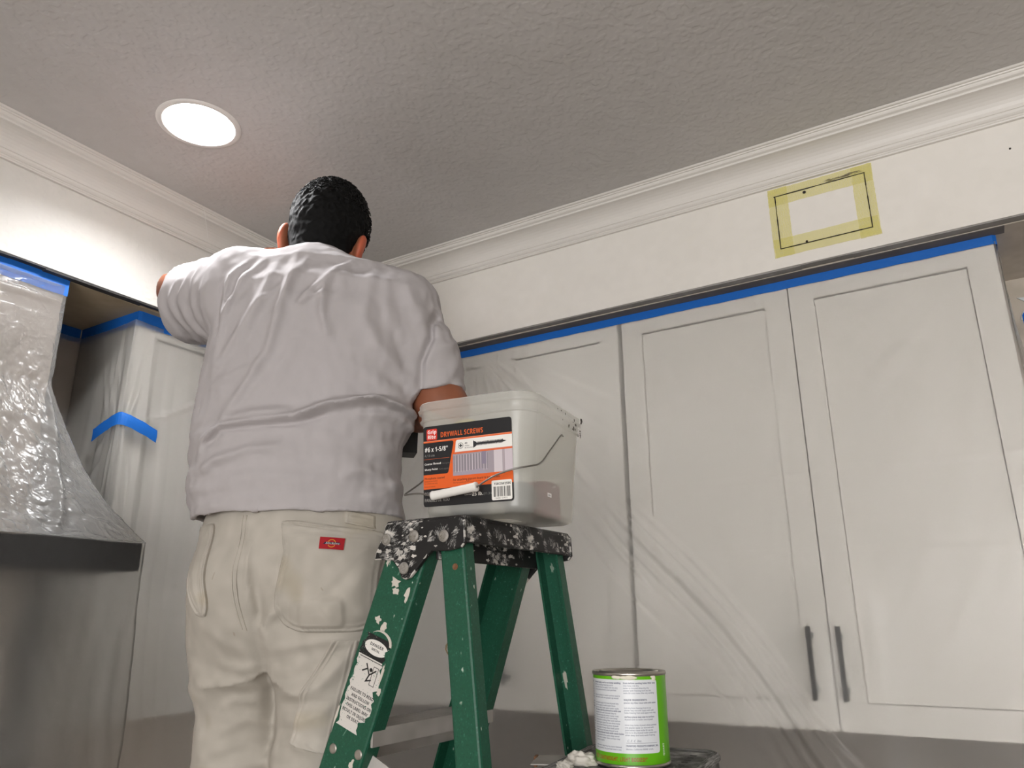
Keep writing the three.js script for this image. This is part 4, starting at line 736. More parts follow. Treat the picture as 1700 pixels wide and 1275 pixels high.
// cloth folds: height in metres at (x, y) of ridges drawn as polylines [height mm, width mm, points]
function foldField(list) {
  const S = list.map(([a, w, p]) => ({ a: a / 1000, w: w / 1000, p, box: [Math.min(...p.map((q) => q[0])) - 3 * w / 1000, Math.max(...p.map((q) => q[0])) + 3 * w / 1000, Math.min(...p.map((q) => q[1])) - 3 * w / 1000, Math.max(...p.map((q) => q[1])) + 3 * w / 1000] }));
  return (x, y) => {
    let h = 0;
    for (const s of S) {
      if (x < s.box[0] || x > s.box[1] || y < s.box[2] || y > s.box[3]) continue;
      let best = 1e9, along = 0; const n = s.p.length - 1;
      for (let i = 0; i < n; i++) { const [ax, ay] = s.p[i], [bx, by] = s.p[i + 1], dx = bx - ax, dy = by - ay, t = clamp(((x - ax) * dx + (y - ay) * dy) / (dx * dx + dy * dy), 0, 1), d = Math.hypot(x - ax - t * dx, y - ay - t * dy); if (d < best) { best = d; along = (i + t) / n; } }
      const e = Math.sin(Math.PI * clamp(along, 0.0, 1)), fade = 0.25 + 0.75 * Math.sqrt(e);
      h += s.a * fade * Math.exp(-(best * best) / (s.w * s.w));
    }
    return h;
  };
}
const shirtFolds = [
 [8, 9, [[0.086,1.523],[0.06,1.498],[0.044,1.451],[0.045,1.385],[0.059,1.341]]],
 [6, 10, [[-0.003,1.52],[-0.019,1.469],[-0.029,1.427]]],
 [7, 8, [[0.043,1.468],[0.018,1.435],[-0.002,1.404]]],
 [4, 6, [[0.002,1.404],[0.027,1.425],[0.061,1.43]]],
 [7, 10, [[-0.065,1.516],[-0.065,1.469],[-0.08,1.419],[-0.105,1.366],[-0.128,1.33],[-0.153,1.287]]],
 [8, 10, [[-0.027,1.524],[-0.023,1.469],[-0.033,1.411],[-0.043,1.35],[-0.051,1.31],[-0.079,1.259],[-0.124,1.191]]],
 [7, 9, [[-0.094,1.525],[-0.121,1.486],[-0.139,1.436],[-0.146,1.395]]],
 [7, 9, [[-0.129,1.525],[-0.156,1.487],[-0.164,1.436],[-0.163,1.395]]],
 [5, 9, [[-0.04,1.452],[-0.072,1.415],[-0.09,1.37],[-0.105,1.33]]],
 [5, 9, [[-0.142,1.428],[-0.153,1.387],[-0.158,1.33],[-0.161,1.275]]],
 [6, 14, [[0.126,1.506],[0.126,1.434],[0.121,1.385],[0.146,1.336],[0.182,1.296],[0.224,1.253]]],
 [4, 14, [[0.158,1.484],[0.157,1.434],[0.17,1.393],[0.198,1.352]]],
 [7, 14, [[0.193,1.476],[0.206,1.434],[0.23,1.4]]],
 [3, 12, [[0.076,1.502],[0.07,1.468],[0.081,1.41]]],
 [3, 14, [[-0.004,1.337],[-0.009,1.306],[-0.035,1.259],[-0.083,1.221]]],
 [3, 14, [[0.1,1.289],[0.15,1.265],[0.195,1.242]]],
 [11, 9, [[0.022,1.188],[0.075,1.212],[0.159,1.225],[0.211,1.217],[0.239,1.198]]],
 [6, 9, [[-0.127,1.185],[-0.051,1.194],[0.003,1.197]]],
 [3, 10, [[-0.167,1.252],[-0.121,1.267],[-0.06,1.29]]],
 [9, 7, [[-0.167,1.144],[-0.126,1.171],[-0.05,1.179],[0.01,1.185],[0.064,1.202],[0.151,1.223],[0.204,1.216]]],
 [7, 9, [[-0.155,1.091],[-0.13,1.106],[-0.067,1.125],[-0.013,1.128]]],
 [6, 8, [[-0.167,1.124],[-0.156,1.146],[-0.131,1.163]]],
 [6, 7, [[0.041,1.208],[0.107,1.217],[0.184,1.235]]],
 [3, 10, [[0.094,1.079],[0.136,1.094],[0.185,1.075]]],
 [2, 12, [[-0.12,1.064],[-0.046,1.08],[0.041,1.068]]],
 [4, 9, [[0.208,1.189],[0.185,1.2],[0.108,1.195]]],
 [6, 9, [[0.205,1.2],[0.217,1.178],[0.209,1.161]]],
 [4, 14, [[0.139,1.041],[0.18,1.067],[0.208,1.122]]],
 [-9, 7, [[0.248,1.433],[0.238,1.4],[0.241,1.368],[0.224,1.316],[0.222,1.257]]],
 [-5, 7, [[-0.169,1.487],[-0.171,1.436],[-0.17,1.387],[-0.162,1.35]]],
 [-5, 5, [[0.042,1.214],[0.093,1.216],[0.167,1.217],[0.211,1.207]]],
 [-5, 6, [[-0.16,1.135],[-0.12,1.163],[-0.044,1.169],[0.016,1.174],[0.07,1.192]]]
];
const pantsFolds = [
 [5, 5, [[-0.057,0.994],[-0.051,0.948],[-0.047,0.897],[-0.035,0.848],[-0.016,0.809]]],
 [7, 14, [[-0.016,0.843],[0.01,0.867],[0.011,0.907],[0.003,0.948]]],
 [8, 9, [[-0.018,0.828],[-0.004,0.843],[0.013,0.852]]],
 [6, 12, [[-0.058,0.877],[-0.033,0.828],[-0.017,0.79]]],
 [4, 12, [[-0.125,0.829],[-0.086,0.8],[-0.033,0.78],[-0.015,0.799]]],
 [5, 9, [[-0.102,0.766],[-0.061,0.757],[-0.017,0.766]]],
 [4, 9, [[-0.104,0.738],[-0.068,0.729],[-0.014,0.733]]],
 [5, 9, [[-0.113,0.688],[-0.076,0.706],[-0.021,0.701]]],
 [5, 9, [[-0.104,0.652],[-0.057,0.674],[-0.012,0.66]]],
 [5, 9, [[-0.111,0.625],[-0.063,0.634],[-0.004,0.629]]],
 [5, 9, [[-0.004,0.789],[0.031,0.794],[0.086,0.803],[0.141,0.808]]],
 [8, 12, [[-0.002,0.714],[0.037,0.719],[0.076,0.732],[0.104,0.756],[0.132,0.789]]],
 [5, 10, [[-0.003,0.752],[0.029,0.756],[0.063,0.775]]],
 [5, 10, [[0.011,0.673],[0.05,0.678],[0.084,0.691],[0.117,0.714]]],
 [5, 9, [[0.009,0.642],[0.028,0.646],[0.064,0.628]]],
 [4, 12, [[-0.034,0.948],[-0.014,0.958],[0.011,0.968]]],
 [6, 16, [[0.088,0.847],[0.127,0.881],[0.156,0.926]]],
 [3, 16, [[0.031,0.917],[0.054,0.887],[0.062,0.847]]]
];

const shirtFold = foldField(shirtFolds), pantsFold = foldField(pantsFolds);

const joints = {
  shL: [-0.175, 1.505, -0.02], elL: [-0.375, 1.575, -0.17], wrL: [-0.285, 1.735, -0.37],
  shR: [0.155, 1.452, -0.01], elR: [0.262, 1.238, 0.0], wrR: [0.19, 1.275, -0.22],
  hipL: [-0.095, 0.86, -0.02], knL: [-0.09, 0.47, -0.05], anL: [-0.085, 0.085, -0.02],
  hipR: [0.085, 0.86, 0.0], knR: [0.055, 0.47, 0.0], anR: [0.035, 0.085, 0.03],
};
const HEAD = [-0.024, 1.640, -0.075];
// bare body, kept inside the clothes
const bodyParts = [
  stack([[0.80, 0, 0, 0.13, 0.09], [0.95, 0, 0, 0.155, 0.105], [1.10, 0, -0.005, 0.15, 0.105], [1.28, 0, 0.0, 0.165, 0.105], [1.42, 0, 0, 0.165, 0.095], [1.50, 0.0, -0.01, 0.10, 0.065]]),
  cone(joints.shL, joints.elL, 0.058, 0.046), cone(joints.elL, joints.wrL, 0.046, 0.030),
  cone(joints.shR, joints.elR, 0.058, 0.047), cone(joints.elR, joints.wrR, 0.047, 0.031),
  cone([-0.02, 1.44, -0.01], [-0.022, 1.60, -0.055], 0.066, 0.058),
  cone([-0.13, 1.50, -0.01], [0.13, 1.475, -0.01], 0.055, 0.055),
  cone(joints.hipL, joints.knL, 0.080, 0.052), cone(joints.knL, joints.anL, 0.05, 0.034), cone(joints.hipR, joints.knR, 0.082, 0.053), cone(joints.knR, joints.anR, 0.05, 0.034),
];
function headField() {   // own frame turned and tipped: see toHead
  const skull = ell([0, 0.045, 0.0], [0.079, 0.108, 0.100]), jaw = ell([0, -0.045, -0.045], [0.062, 0.075, 0.062]), nose = cone([0, 0.02, -0.098], [0, -0.018, -0.118], 0.008, 0.014), chin = ell([0, -0.10, -0.078], [0.026, 0.022, 0.022]);
  const brow = ell([0, 0.038, -0.088], [0.055, 0.012, 0.014]), eyes = [-1, 1].map((s) => ell([0.032 * s, 0.014, -0.094], [0.017, 0.011, 0.012])), lids = [-1, 1].map((s) => ell([0.032 * s, 0.014, -0.083], [0.013, 0.010, 0.010]));
  const lip1 = ell([0, -0.054, -0.104], [0.025, 0.006, 0.008]), lip2 = ell([0, -0.066, -0.101], [0.022, 0.007, 0.009]), cheeks = [-1, 1].map((s) => ell([0.042 * s, -0.02, -0.066], [0.03, 0.03, 0.03]));
  const ears = [-1, 1].map((s) => { const o = ell([0.086 * s, 0.002, 0.012], [0.013, 0.034, 0.022]), hollow = ell([0.098 * s, 0.004, 0.004], [0.012, 0.021, 0.012]), lobe = ell([0.084 * s, -0.028, 0.004], [0.008, 0.013, 0.010]); return (x, y, z) => { const k = 0.5 * (s * x - 0.078); return smin(smax(o(x, y, z - 0.35 * (s * x - 0.08)), -hollow(x, y, z), 0.008), lobe(x, y, z), 0.008) + 0 * k; }; });
  return (x, y, z) => {
    let d = smin(skull(x, y, z), jaw(x, y, z), 0.05); d = smin(d, chin(x, y, z), 0.03); for (const c of cheeks) d = smin(d, c(x, y, z), 0.03);
    d = smin(d, brow(x, y, z), 0.02); for (const e of eyes) d = smax(d, -e(x, y, z), 0.012); for (const e of lids) d = smin(d, e(x, y, z), 0.004);
    d = smin(d, nose(x, y, z), 0.016); d = smin(d, lip1(x, y, z), 0.006); d = smin(d, lip2(x, y, z), 0.006); for (const e of ears) d = smin(d, e(x, y, z), 0.008);
    return d;
  };
}
const headRot = new THREE.Matrix4().makeRotationFromEuler(new THREE.Euler(-0.30, 0.10, -0.17, 'YXZ')), headInv = headRot.clone().transpose().elements;
const toHead = (x, y, z) => { const a = x - HEAD[0], b = y - HEAD[1], c = z - HEAD[2], e = headInv; return [e[0] * a + e[4] * b + e[8] * c, e[1] * a + e[5] * b + e[9] * c, e[2] * a + e[6] * b + e[10] * c]; };
const headF = headField();
// a hand from wrist w, pointing along dir, palm facing n: palm, four fingers curling towards n, thumb at the side
function hand(w, dir, n, side, curl) {
  const d = V(...dir).normalize(), pn = V(...n).addScaledVector(d, -V(...n).dot(d)).normalize(), ac = d.clone().cross(pn).multiplyScalar(side), W = V(...w);
  const at = (a, b, c) => { const p = W.clone().addScaledVector(d, a).addScaledVector(ac, b).addScaledVector(pn, c); return [p.x, p.y, p.z]; };
  const P = [cone(at(0, 0, 0), at(0.035, 0, 0), 0.027, 0.024), cone(at(0.03, -0.026, 0), at(0.088, -0.03, 0), 0.014, 0.013), cone(at(0.03, -0.008, 0), at(0.092, -0.010, -0.002), 0.015, 0.013), cone(at(0.03, 0.010, 0), at(0.090, 0.010, -0.002), 0.015, 0.013), cone(at(0.03, 0.026, 0), at(0.083, 0.029, 0), 0.014, 0.0125)];
  const fingers = [];
  [[-0.03, 0.090, 0.040, 0.0092], [-0.010, 0.094, 0.045, 0.0095], [0.010, 0.092, 0.042, 0.0092], [0.029, 0.085, 0.033, 0.0083]].forEach(([b, a, L, r], i) => {
    let p = [a, b, 0], ang = 0; const q = (l, t) => { ang += t; const e = [p[0] + l * Math.cos(ang), p[1], p[2] + l * Math.sin(ang)]; fingers.push(cone(at(...p), at(...e), r, r * 0.92)); p = e; };
    q(L, curl * (0.8 + 0.08 * i)); q(L * 0.62, curl * 1.25); q(L * 0.5, curl * 0.8);
  });
  const T = [cone(at(0.022, -0.026, 0.006), at(0.052, -0.050, 0.018), 0.014, 0.0115), cone(at(0.052, -0.050, 0.018), at(0.080, -0.052, 0.036), 0.0112, 0.010), cone(at(0.080, -0.052, 0.036), at(0.101, -0.040, 0.046), 0.010, 0.0085)];
  return (x, y, z) => { let h = 1; for (const f of P) h = smin(h, f(x, y, z), 0.014); let m = 1; for (const f of fingers) m = Math.min(m, f(x, y, z)); let t = 1; for (const f of T) t = smin(t, f(x, y, z), 0.006); return smin(smin(h, m, 0.006), t, 0.012); };
}
const handL = hand(joints.wrL, [0.25, 0.75, -0.6], [0.2, -0.5, -0.8], -1, 0.55), handR = hand(joints.wrR, [-0.8, -0.06, -0.55], [0.1, 1, -0.1], 1, 0.5);
const bodyField = (x, y, z) => { let d = 1; for (const p of bodyParts) d = smin(d, p(x, y, z), 0.035); return d; };
const man = thing('person', 'man seen from behind in white T-shirt and off-white work trousers, both arms raised forward', 'person', [0.723, 0.78, 0.7605], 0.54981);
{
  const skinColor = (g, f) => { const p = g.attributes.position, c = new Float32Array(p.count * 3); for (let i = 0; i < p.count; i++) { const q = f(p.getX(i), p.getY(i), p.getZ(i)); c.set(q, 3 * i); } g.setAttribute('color', new THREE.BufferAttribute(c, 3)); return g; };
  const skin = [0.29, 0.098, 0.048], mix = (a, b, t) => a.map((v, i) => lerp(v, b[i], t));
  const tone = (x, y, z) => { const m = 0.94 + 0.12 * n3(x * 30, y * 30, z * 30); const [hx, hy, hz] = toHead(x, y, z); const ear = smoothstep(Math.abs(hx), 0.081, 0.090) * (Math.abs(hy) < 0.06 ? 1 : 0) * (hz > -0.03 ? 1 : 0); return mix(skin, [0.56, 0.125, 0.06], ear).map((v) => v * m); };
  const torso = surface((x, y, z) => bodyField(x, y, z), [-0.47, 0.02, -0.47], [0.42, 1.60, 0.20], 0.0125);
  const head = surface((x, y, z) => { const h = headF(...toHead(x, y, z)); return smin(h, cone([-0.02, 1.46, -0.015], [-0.022, 1.60, -0.06], 0.064, 0.057)(x, y, z), 0.03); }, [-0.16, 1.44, -0.26], [0.13, 1.83, 0.08], 0.0042);
  const hl = surface((x, y, z) => smin(handL(x, y, z), bodyParts[2](x, y, z), 0.01), [joints.wrL[0] - 0.12, joints.wrL[1] - 0.05, joints.wrL[2] - 0.18], [joints.wrL[0] + 0.16, joints.wrL[1] + 0.20, joints.wrL[2] + 0.06], 0.0034);
  const hr = surface((x, y, z) => smin(handR(x, y, z), bodyParts[4](x, y, z), 0.01), [joints.wrR[0] - 0.21, joints.wrR[1] - 0.09, joints.wrR[2] - 0.19], [joints.wrR[0] + 0.06, joints.wrR[1] + 0.13, joints.wrR[2] + 0.07], 0.0034);
  const all = mergeGeometries([torso, head, hl, hr]);
  const body = part('body', skinColor(all, tone), std({ vertexColors: true, roughness: 0.55 }), man);
  // eyes and mouth
  const w = (v) => { const p = V(...v).applyMatrix4(headRot); return [p.x + HEAD[0], p.y + HEAD[1], p.z + HEAD[2]]; };
  for (const s of [-1, 1]) { const e = part('eye', new THREE.SphereGeometry(0.0105, 18, 12), std({ color: 0x2a1c15, roughness: 0.2 }), man); e.position.set(...w([0.032 * s, 0.014, -0.0862])); const b = part('eyebrow', new THREE.CapsuleGeometry(0.0035, 0.028, 4, 8).rotateZ(Math.PI / 2), std({ color: 0x0c0a09, roughness: 0.8 }), man); b.position.set(...w([0.033 * s, 0.038, -0.1])); }
  // hair: a close curly cap with a soft lower edge, and loose curls on top
  const hairMat = phys({ color: 0x050505, roughness: 0.8, specularIntensity: 0.45 });
  const hairF = (x, y, z) => {
    const [hx, hy, hz] = toHead(x, y, z);
    const nape = smax(smin(headF(hx, hy, hz), cone([-0.02, 1.46, -0.015], [-0.022, 1.60, -0.06], 0.064, 0.057)(x, y, z), 0.03) - 0.0045, Math.max(Math.abs(hx) - 0.070, -hz + 0.005), 0.01);
    const top = smin(ell([0, 0.060, 0.004], [0.0865, 0.110, 0.107])(hx, hy, hz), nape, 0.02);
    // hairline: low at the nape, above the ears, high at the brow
    const side = smoothstep(Math.abs(hx), 0.045, 0.075), line = lerp(lerp(-0.092, -0.005, side * smoothstep(0.06 - hz, 0.0, 0.06)), 0.075, smoothstep(-hz, 0.035, 0.075));
    const cut = line - hy + 0.006 * n3(hx * 60, 3, hz * 60);
    const c1 = n3(hx * 28, hy * 28, hz * 28), c2 = n3(hx * 62 + 9, hy * 62, hz * 62), c3 = 1 - Math.abs(n3(hx * 40, hy * 40 + 5, hz * 40));
    const amp = 0.3 + 0.7 * smoothstep(hy, -0.02, 0.09);
    return smax(top + amp * (0.0042 * c1 + 0.0026 * c2 - 0.004 * c3 * c3 + 0.002), cut, 0.012);
  };
  const hair = part('hair', surface(hairF, [-0.17, 1.52, -0.24], [0.12, 1.86, 0.09], 0.0034), hairMat, man);
  const r = rng(201), curls = [];
  for (let i = 0; i < 900; i++) {
    const a = r() * 6.283, up = 0.05 + 0.95 * r(), q = Math.sqrt(Math.max(0, 1 - up * up)); const n = V(q * Math.cos(a), up, q * Math.sin(a));
    const base = V(n.x * 0.085, 0.060 + n.y * 0.108, 0.004 + n.z * 0.105), t1 = V(r() - 0.5, r() - 0.5, r() - 0.5).cross(n).normalize(), t2 = n.clone().cross(t1), R = 0.003 + 0.006 * r(), ph = r() * 6, turn = 2 + 3 * r(), pts = [];
    for (let k = 0; k <= 7; k++) { const u = k / 7, p = base.clone().addScaledVector(n, 0.001 + 0.006 * u).addScaledVector(t1, R * Math.cos(ph + turn * u) + 0.008 * u * (r() - 0.5)).addScaledVector(t2, R * Math.sin(ph + turn * u)); const v = w([p.x, p.y, p.z]); pts.push(V(...v)); }
    curls.push(new THREE.TubeGeometry(new THREE.CatmullRomCurve3(pts), 10, 0.0007 + 0.0005 * r(), 4));
  }
  const cm = part('curls', mergeGeometries(curls), phys({ color: 0x090808, roughness: 0.5, specularIntensity: 0.6 }), hair); cm.userData.kind = 'stuff';
}

// ----- T-shirt -----
const shirtTorso = stack([[1.00, -0.006, 0.004, 0.198, 0.155], [1.09, -0.018, 0.008, 0.199, 0.155], [1.16, -0.020, 0.008, 0.202, 0.150], [1.215, -0.010, 0.004, 0.215, 0.147], [1.27, -0.010, 0.004, 0.212, 0.145], [1.33, -0.004, 0.006, 0.212, 0.144], [1.40, -0.002, 0.008, 0.203, 0.142], [1.47, 0.000, 0.004, 0.19, 0.128], [1.52, -0.01, -0.010, 0.13, 0.09]], 2.25);
const shirtParts = [
  [cone([-0.165, 1.508, -0.01], [-0.02, 1.495, 0.0], 0.078, 0.082), 0.06], [cone([-0.02, 1.495, 0.0], [0.165, 1.462, -0.005], 0.082, 0.078), 0.06],
  [cone([-0.02, 1.455, -0.005], [-0.02, 1.530, -0.035], 0.098, 0.077), 0.05],
  [cone([-0.16, 1.50, -0.015], [-0.345, 1.553, -0.145], 0.084, 0.074), 0.05], [cone([-0.17, 1.468, -0.012], [-0.325, 1.505, -0.125], 0.078, 0.070), 0.05],
];
const sleeveR = [[cone([0.162, 1.446, -0.008], [0.216, 1.340, -0.008], 0.084, 0.074), 0.03], [cone([0.216, 1.340, -0.008], [0.246, 1.262, -0.005], 0.074, 0.063), 0.03],
];
const armDirL = V(-0.2, 0.07, -0.15).normalize(), armDirR = V(0.24, -0.97, 0.02).normalize();
const cuffL = V(-0.318, 1.535, -0.128), cuffR = V(0.25, 1.268, -0.005);
const inL = cone([-0.27, 1.52, -0.085], [-0.45, 1.58, -0.22], 0.058, 0.060), inR = cone([0.236, 1.275, -0.006], [0.286, 1.13, 0.0], 0.050, 0.056);
const neckHole = cone([-0.021, 1.520, -0.045], [-0.024, 1.73, -0.105], 0.064, 0.070);
const shirtBase = (x, y, z) => {
  let d = shirtTorso(x, y, z); for (const [p, k] of shirtParts) d = smin(d, p(x, y, z), k);
  let s = 1; for (const [p, k] of sleeveR) s = smin(s, p(x, y, z), k);
  s = smax(s, (x - cuffR.x) * armDirR.x + (y - cuffR.y) * armDirR.y + (z - cuffR.z) * armDirR.z, 0.004);
  return smin(d, s, 0.028);
};
const shirtField = (x, y, z) => {
  let d = shirtBase(x, y, z);
  if (d < 0.06 && d > -0.06) {
    const back = smoothstep(z, -0.06, 0.03);
    d -= 1.6 * back * shirtFold(x, y);
    d -= 0.0022 * n3(x * 13, y * 7, z * 13) + 0.0012 * n3(x * 34, y * 22, z * 34);
    // ringed creases on the sleeves, bulk gathered low over the waist
    const sl = (x - 0.2) * 0.6 - (y - 1.42) * 0.8; if (x > 0.2) d -= 0.0016 * Math.sin(sl * 150 + 3 * n3(x * 9, y * 9, z * 12)) * smoothstep(x, 0.2, 0.26);
    if (x < -0.2) d -= 0.0030 * Math.sin((x * 0.9 + z * 0.6) * 120 + 3 * n3(x * 8, y * 10, z * 8)) * smoothstep(-x, 0.2, 0.26);
    d -= 0.0035 * smoothstep(1.25 - y, 0, 0.1) * n3(x * 7, y * 26, z * 7);
  }
  // cut the hem, the cuffs and the neck, and hollow the openings
  const hem = 1.0165 + 0.003 * n2(x * 9, z * 9) - y; d = smax(d, hem, 0.004); d = smax(d, -Math.max(shirtTorso(x, y, z) + 0.012, y - 1.05), 0.004);
  d = smax(d, (x - cuffL.x) * armDirL.x + (y - cuffL.y) * armDirL.y + (z - cuffL.z) * armDirL.z, 0.004);
  d = smax(d, -inL(x, y, z), 0.004); d = smax(d, -inR(x, y, z), 0.004); d = smax(d, -neckHole(x, y, z), 0.006);
  return d;
};
const shirtCloth = std({ map: mottle([182, 177, 178], 8, 211), roughness: 0.92 });
const shirt = part('t_shirt', surface(shirtField, [-0.44, 0.99, -0.26], [0.42, 1.68, 0.22], 0.0062), shirtCloth, man);
{ // ribbed collar
  const pts = []; for (let i = 0; i < 40; i++) { const a = i / 40 * 6.283; pts.push(V(-0.021 + 0.072 * Math.cos(a), 1.534 + 0.012 * Math.sin(a) - 0.014 * Math.cos(a), -0.048 + 0.072 * Math.sin(a))); }
  const g = new THREE.TubeGeometry(new THREE.CatmullRomCurve3(pts, true), 120, 0.0085, 8, true); g.translate(0, -1.534, 0); g.scale(1, 1.3, 1); g.translate(0, 1.534, 0);
  part('collar', g, shirtCloth, shirt);
}

// ----- trousers -----
const pantsBase = (() => { const X = 0.010;
  const hips = stack([[0.74, -0.01, 0, 0.165, 0.10], [0.83, -0.013, 0.004, 0.180, 0.138], [0.92, -0.013, 0.008, 0.188, 0.150], [0.99, -0.008, 0.006, 0.188, 0.143], [1.08, -0.004, 0.002, 0.178, 0.13]]);
  const seatL = ell([-0.098, 0.885, 0.058], [0.088, 0.10, 0.092]), seatR = ell([0.075, 0.885, 0.066], [0.095, 0.105, 0.092]);
  const legs = [cone([-0.105, 0.80, 0.0], [-0.103, 0.58, -0.035], 0.090, 0.072), cone([-0.103, 0.58, -0.035], [-0.088, 0.10, -0.02], 0.072, 0.074), cone([0.066, 0.80, 0.014], [0.048, 0.56, 0.01], 0.103, 0.084), cone([0.048, 0.56, 0.01], [0.035, 0.10, 0.03], 0.084, 0.076)];
  return (x0, y, z) => { const x = x0 - X; let d = hips(x, y, z); d = smin(d, seatL(x, y, z), 0.03); d = smin(d, seatR(x, y, z), 0.03); const l = smin(legs[0](x, y, z), legs[1](x, y, z), 0.05), r = smin(legs[2](x, y, z), legs[3](x, y, z), 0.05); return smin(d, Math.min(l, r) === l ? smin(l, r, 0.012) : smin(l, r, 0.012), 0.045); };
})();
const pantsField = (x, y, z) => {
  let d = pantsBase(x, y, z);
  if (d < 0.05 && d > -0.05) {
    d -= smoothstep(z, -0.08, 0.0) * pantsFold(x, y);
    d -= 0.0018 * n3(x * 12, y * 9, z * 12) + 0.004 * smoothstep(0.80 - y, 0, 0.1) * n3(x * 9, y * 17, z * 9) + 0.0045 * smoothstep(0.75 - y, 0, 0.25) * n3(x * 14 + 4, y * 26, z * 14);
    d += 0.012 * Math.exp(-Math.pow((x + 0.035 - 0.25 * (0.95 - y) * 0.2) / 0.012, 2)) * smoothstep(0.98 - y, 0.02, 0.14) * smoothstep(z, 0, 0.05);
  }
  d = smax(d, 0.095 - y, 0.004); d = smax(d, -Math.max(pantsBase(x, y, z) + 0.012, y - 0.14), 0.004);
  return d;
};
const canvasCloth = (seed) => std({ map: canvasTex(1024, 1024, (g, w, h) => {
  const id = g.createImageData(w, h), k = tileNoise(seed), k2 = tileNoise(seed + 1);
  for (let y = 0; y < h; y++) for (let x = 0; x < w; x++) { const m = (k(x / w, y / h, 6) - 0.5) * 14 + (k2(x / w, y / h, 60) - 0.5) * 12, st = smoothstep(k2(x / w, y / h, 9) * 0.6 + 0.4 * k(x / w, y / h, 31), 0.62, 0.8), o = (y * w + x) * 4; id.data[o] = 182 + m - 5 * st; id.data[o + 1] = 176 + m - 7 * st; id.data[o + 2] = 166 + m - 12 * st; id.data[o + 3] = 255; }
  g.putImageData(id, 0, 0); const r = rng(seed + 2);
  for (let i = 0; i < 26; i++) { g.strokeStyle = `rgba(120,104,84,${0.15 + 0.25 * r()})`; g.lineWidth = 1 + 2 * r(); const x = r() * w, y = r() * h; g.beginPath(); g.moveTo(x, y); g.lineTo(x + 10 * (r() - 0.5), y + 26 * (r() - 0.5)); g.stroke(); }
}, [1, 1]), roughness: 0.93 });
const canvasA = canvasCloth(221), canvasB = canvasCloth(231); canvasA.map.wrapS = canvasA.map.wrapT = canvasB.map.wrapS = canvasB.map.wrapT = THREE.RepeatWrapping;
const pants = part('trousers', surface(pantsField, [-0.26, 0.07, -0.22], [0.26, 1.07, 0.22], 0.0068), canvasA, man);
// a point of the trousers' back at (x, y), found along z; lift moves it off the cloth
function onBack(x, y, lift, f = pantsField) {
  let a = 0.24, b = -0.05; for (let z = 0.24; z > -0.12; z -= 0.006) if (f(x, y, z) < 0) { b = z; a = z + 0.006; break; }
  for (let i = 0; i < 14; i++) { const m = (a + b) / 2; if (f(x, y, m) < 0) b = m; else a = m; }
  return V(x, y, a + lift);
}
// patch of cloth sewn on: polygon in (x, y), triangulated on a grid, raised a little, edge turned down; seam lines as stitched ribs
const inside = (P, x, y) => { let c = false; for (let i = 0, j = P.length - 1; i < P.length; j = i++) if ((P[i][1] > y) !== (P[j][1] > y) && x < (P[j][0] - P[i][0]) * (y - P[i][1]) / (P[j][1] - P[i][1]) + P[i][0]) c = !c; return c; };
const edgeDist = (P, x, y) => { let m = 1e9; for (let i = 0, j = P.length - 1; i < P.length; j = i++) { const [ax, ay] = P[j], [bx, by] = P[i], dx = bx - ax, dy = by - ay, t = clamp(((x - ax) * dx + (y - ay) * dy) / (dx * dx + dy * dy), 0, 1); m = Math.min(m, Math.hypot(x - ax - t * dx, y - ay - t * dy)); } return m; };
function smoothPoly(P, n = 4) { return new THREE.CatmullRomCurve3(P.map(([x, y]) => V(x, y, 0)), true, 'centripetal').getPoints(P.length * n).slice(0, -1).map((p) => [p.x, p.y]); }
function sewn(name, P, parent, mat, { lift = 0.0058, bulge = 0.004, rows = 42, extra = null, relax = 0 } = {}) {
  const xs = P.map((p) => p[0]), ys = P.map((p) => p[1]), y0 = Math.min(...ys), y1 = Math.max(...ys);
  const span = (y) => { const h = []; for (let i = 0, j = P.length - 1; i < P.length; j = i++) if ((P[i][1] > y) !== (P[j][1] > y)) h.push((P[j][0] - P[i][0]) * (y - P[i][1]) / (P[j][1] - P[i][1]) + P[i][0]); return h.length ? [Math.min(...h), Math.max(...h)] : null; };
  const g = sheet(rows, rows, (s, t) => {
    const y = lerp(y0 + 0.0006, y1 - 0.0006, t), h = span(y) || [xs[0], xs[0]], x = lerp(h[0], h[1], s), e = edgeDist(P, x, y);
    const stitch = 0.0018 * (Math.exp(-Math.pow((e - 0.0035) / 0.0014, 2)) - Math.exp(-Math.pow((e - 0.0075) / 0.0014, 2)) + Math.exp(-Math.pow((e - 0.0105) / 0.0016, 2)));
    return onBack(x, y, (e < 0.0008 ? -0.003 : lift) + bulge * smoothstep(e, 0.004, 0.03) + stitch + 0.0008 * n2(x * 160, y * 160) * (1 - smoothstep(e, 0.006, 0.014)) + (extra ? extra(x, y) : 0));
  }, Math.max(...xs) - Math.min(...xs), y1 - y0);
  const p = g.attributes.position, uv = g.attributes.uv; for (let i = 0; i < p.count; i++) uv.setXY(i, p.getX(i) + 0.31, p.getY(i));
  g.computeVertexNormals(); return part(name, g, mat, parent);
}
const cord = (pts, r, lift) => { const c = new THREE.CatmullRomCurve3(pts.map(([x, y]) => onBack(x, y, lift)), false, 'centripetal'); return new THREE.TubeGeometry(c, pts.length * 6, r, 6); };
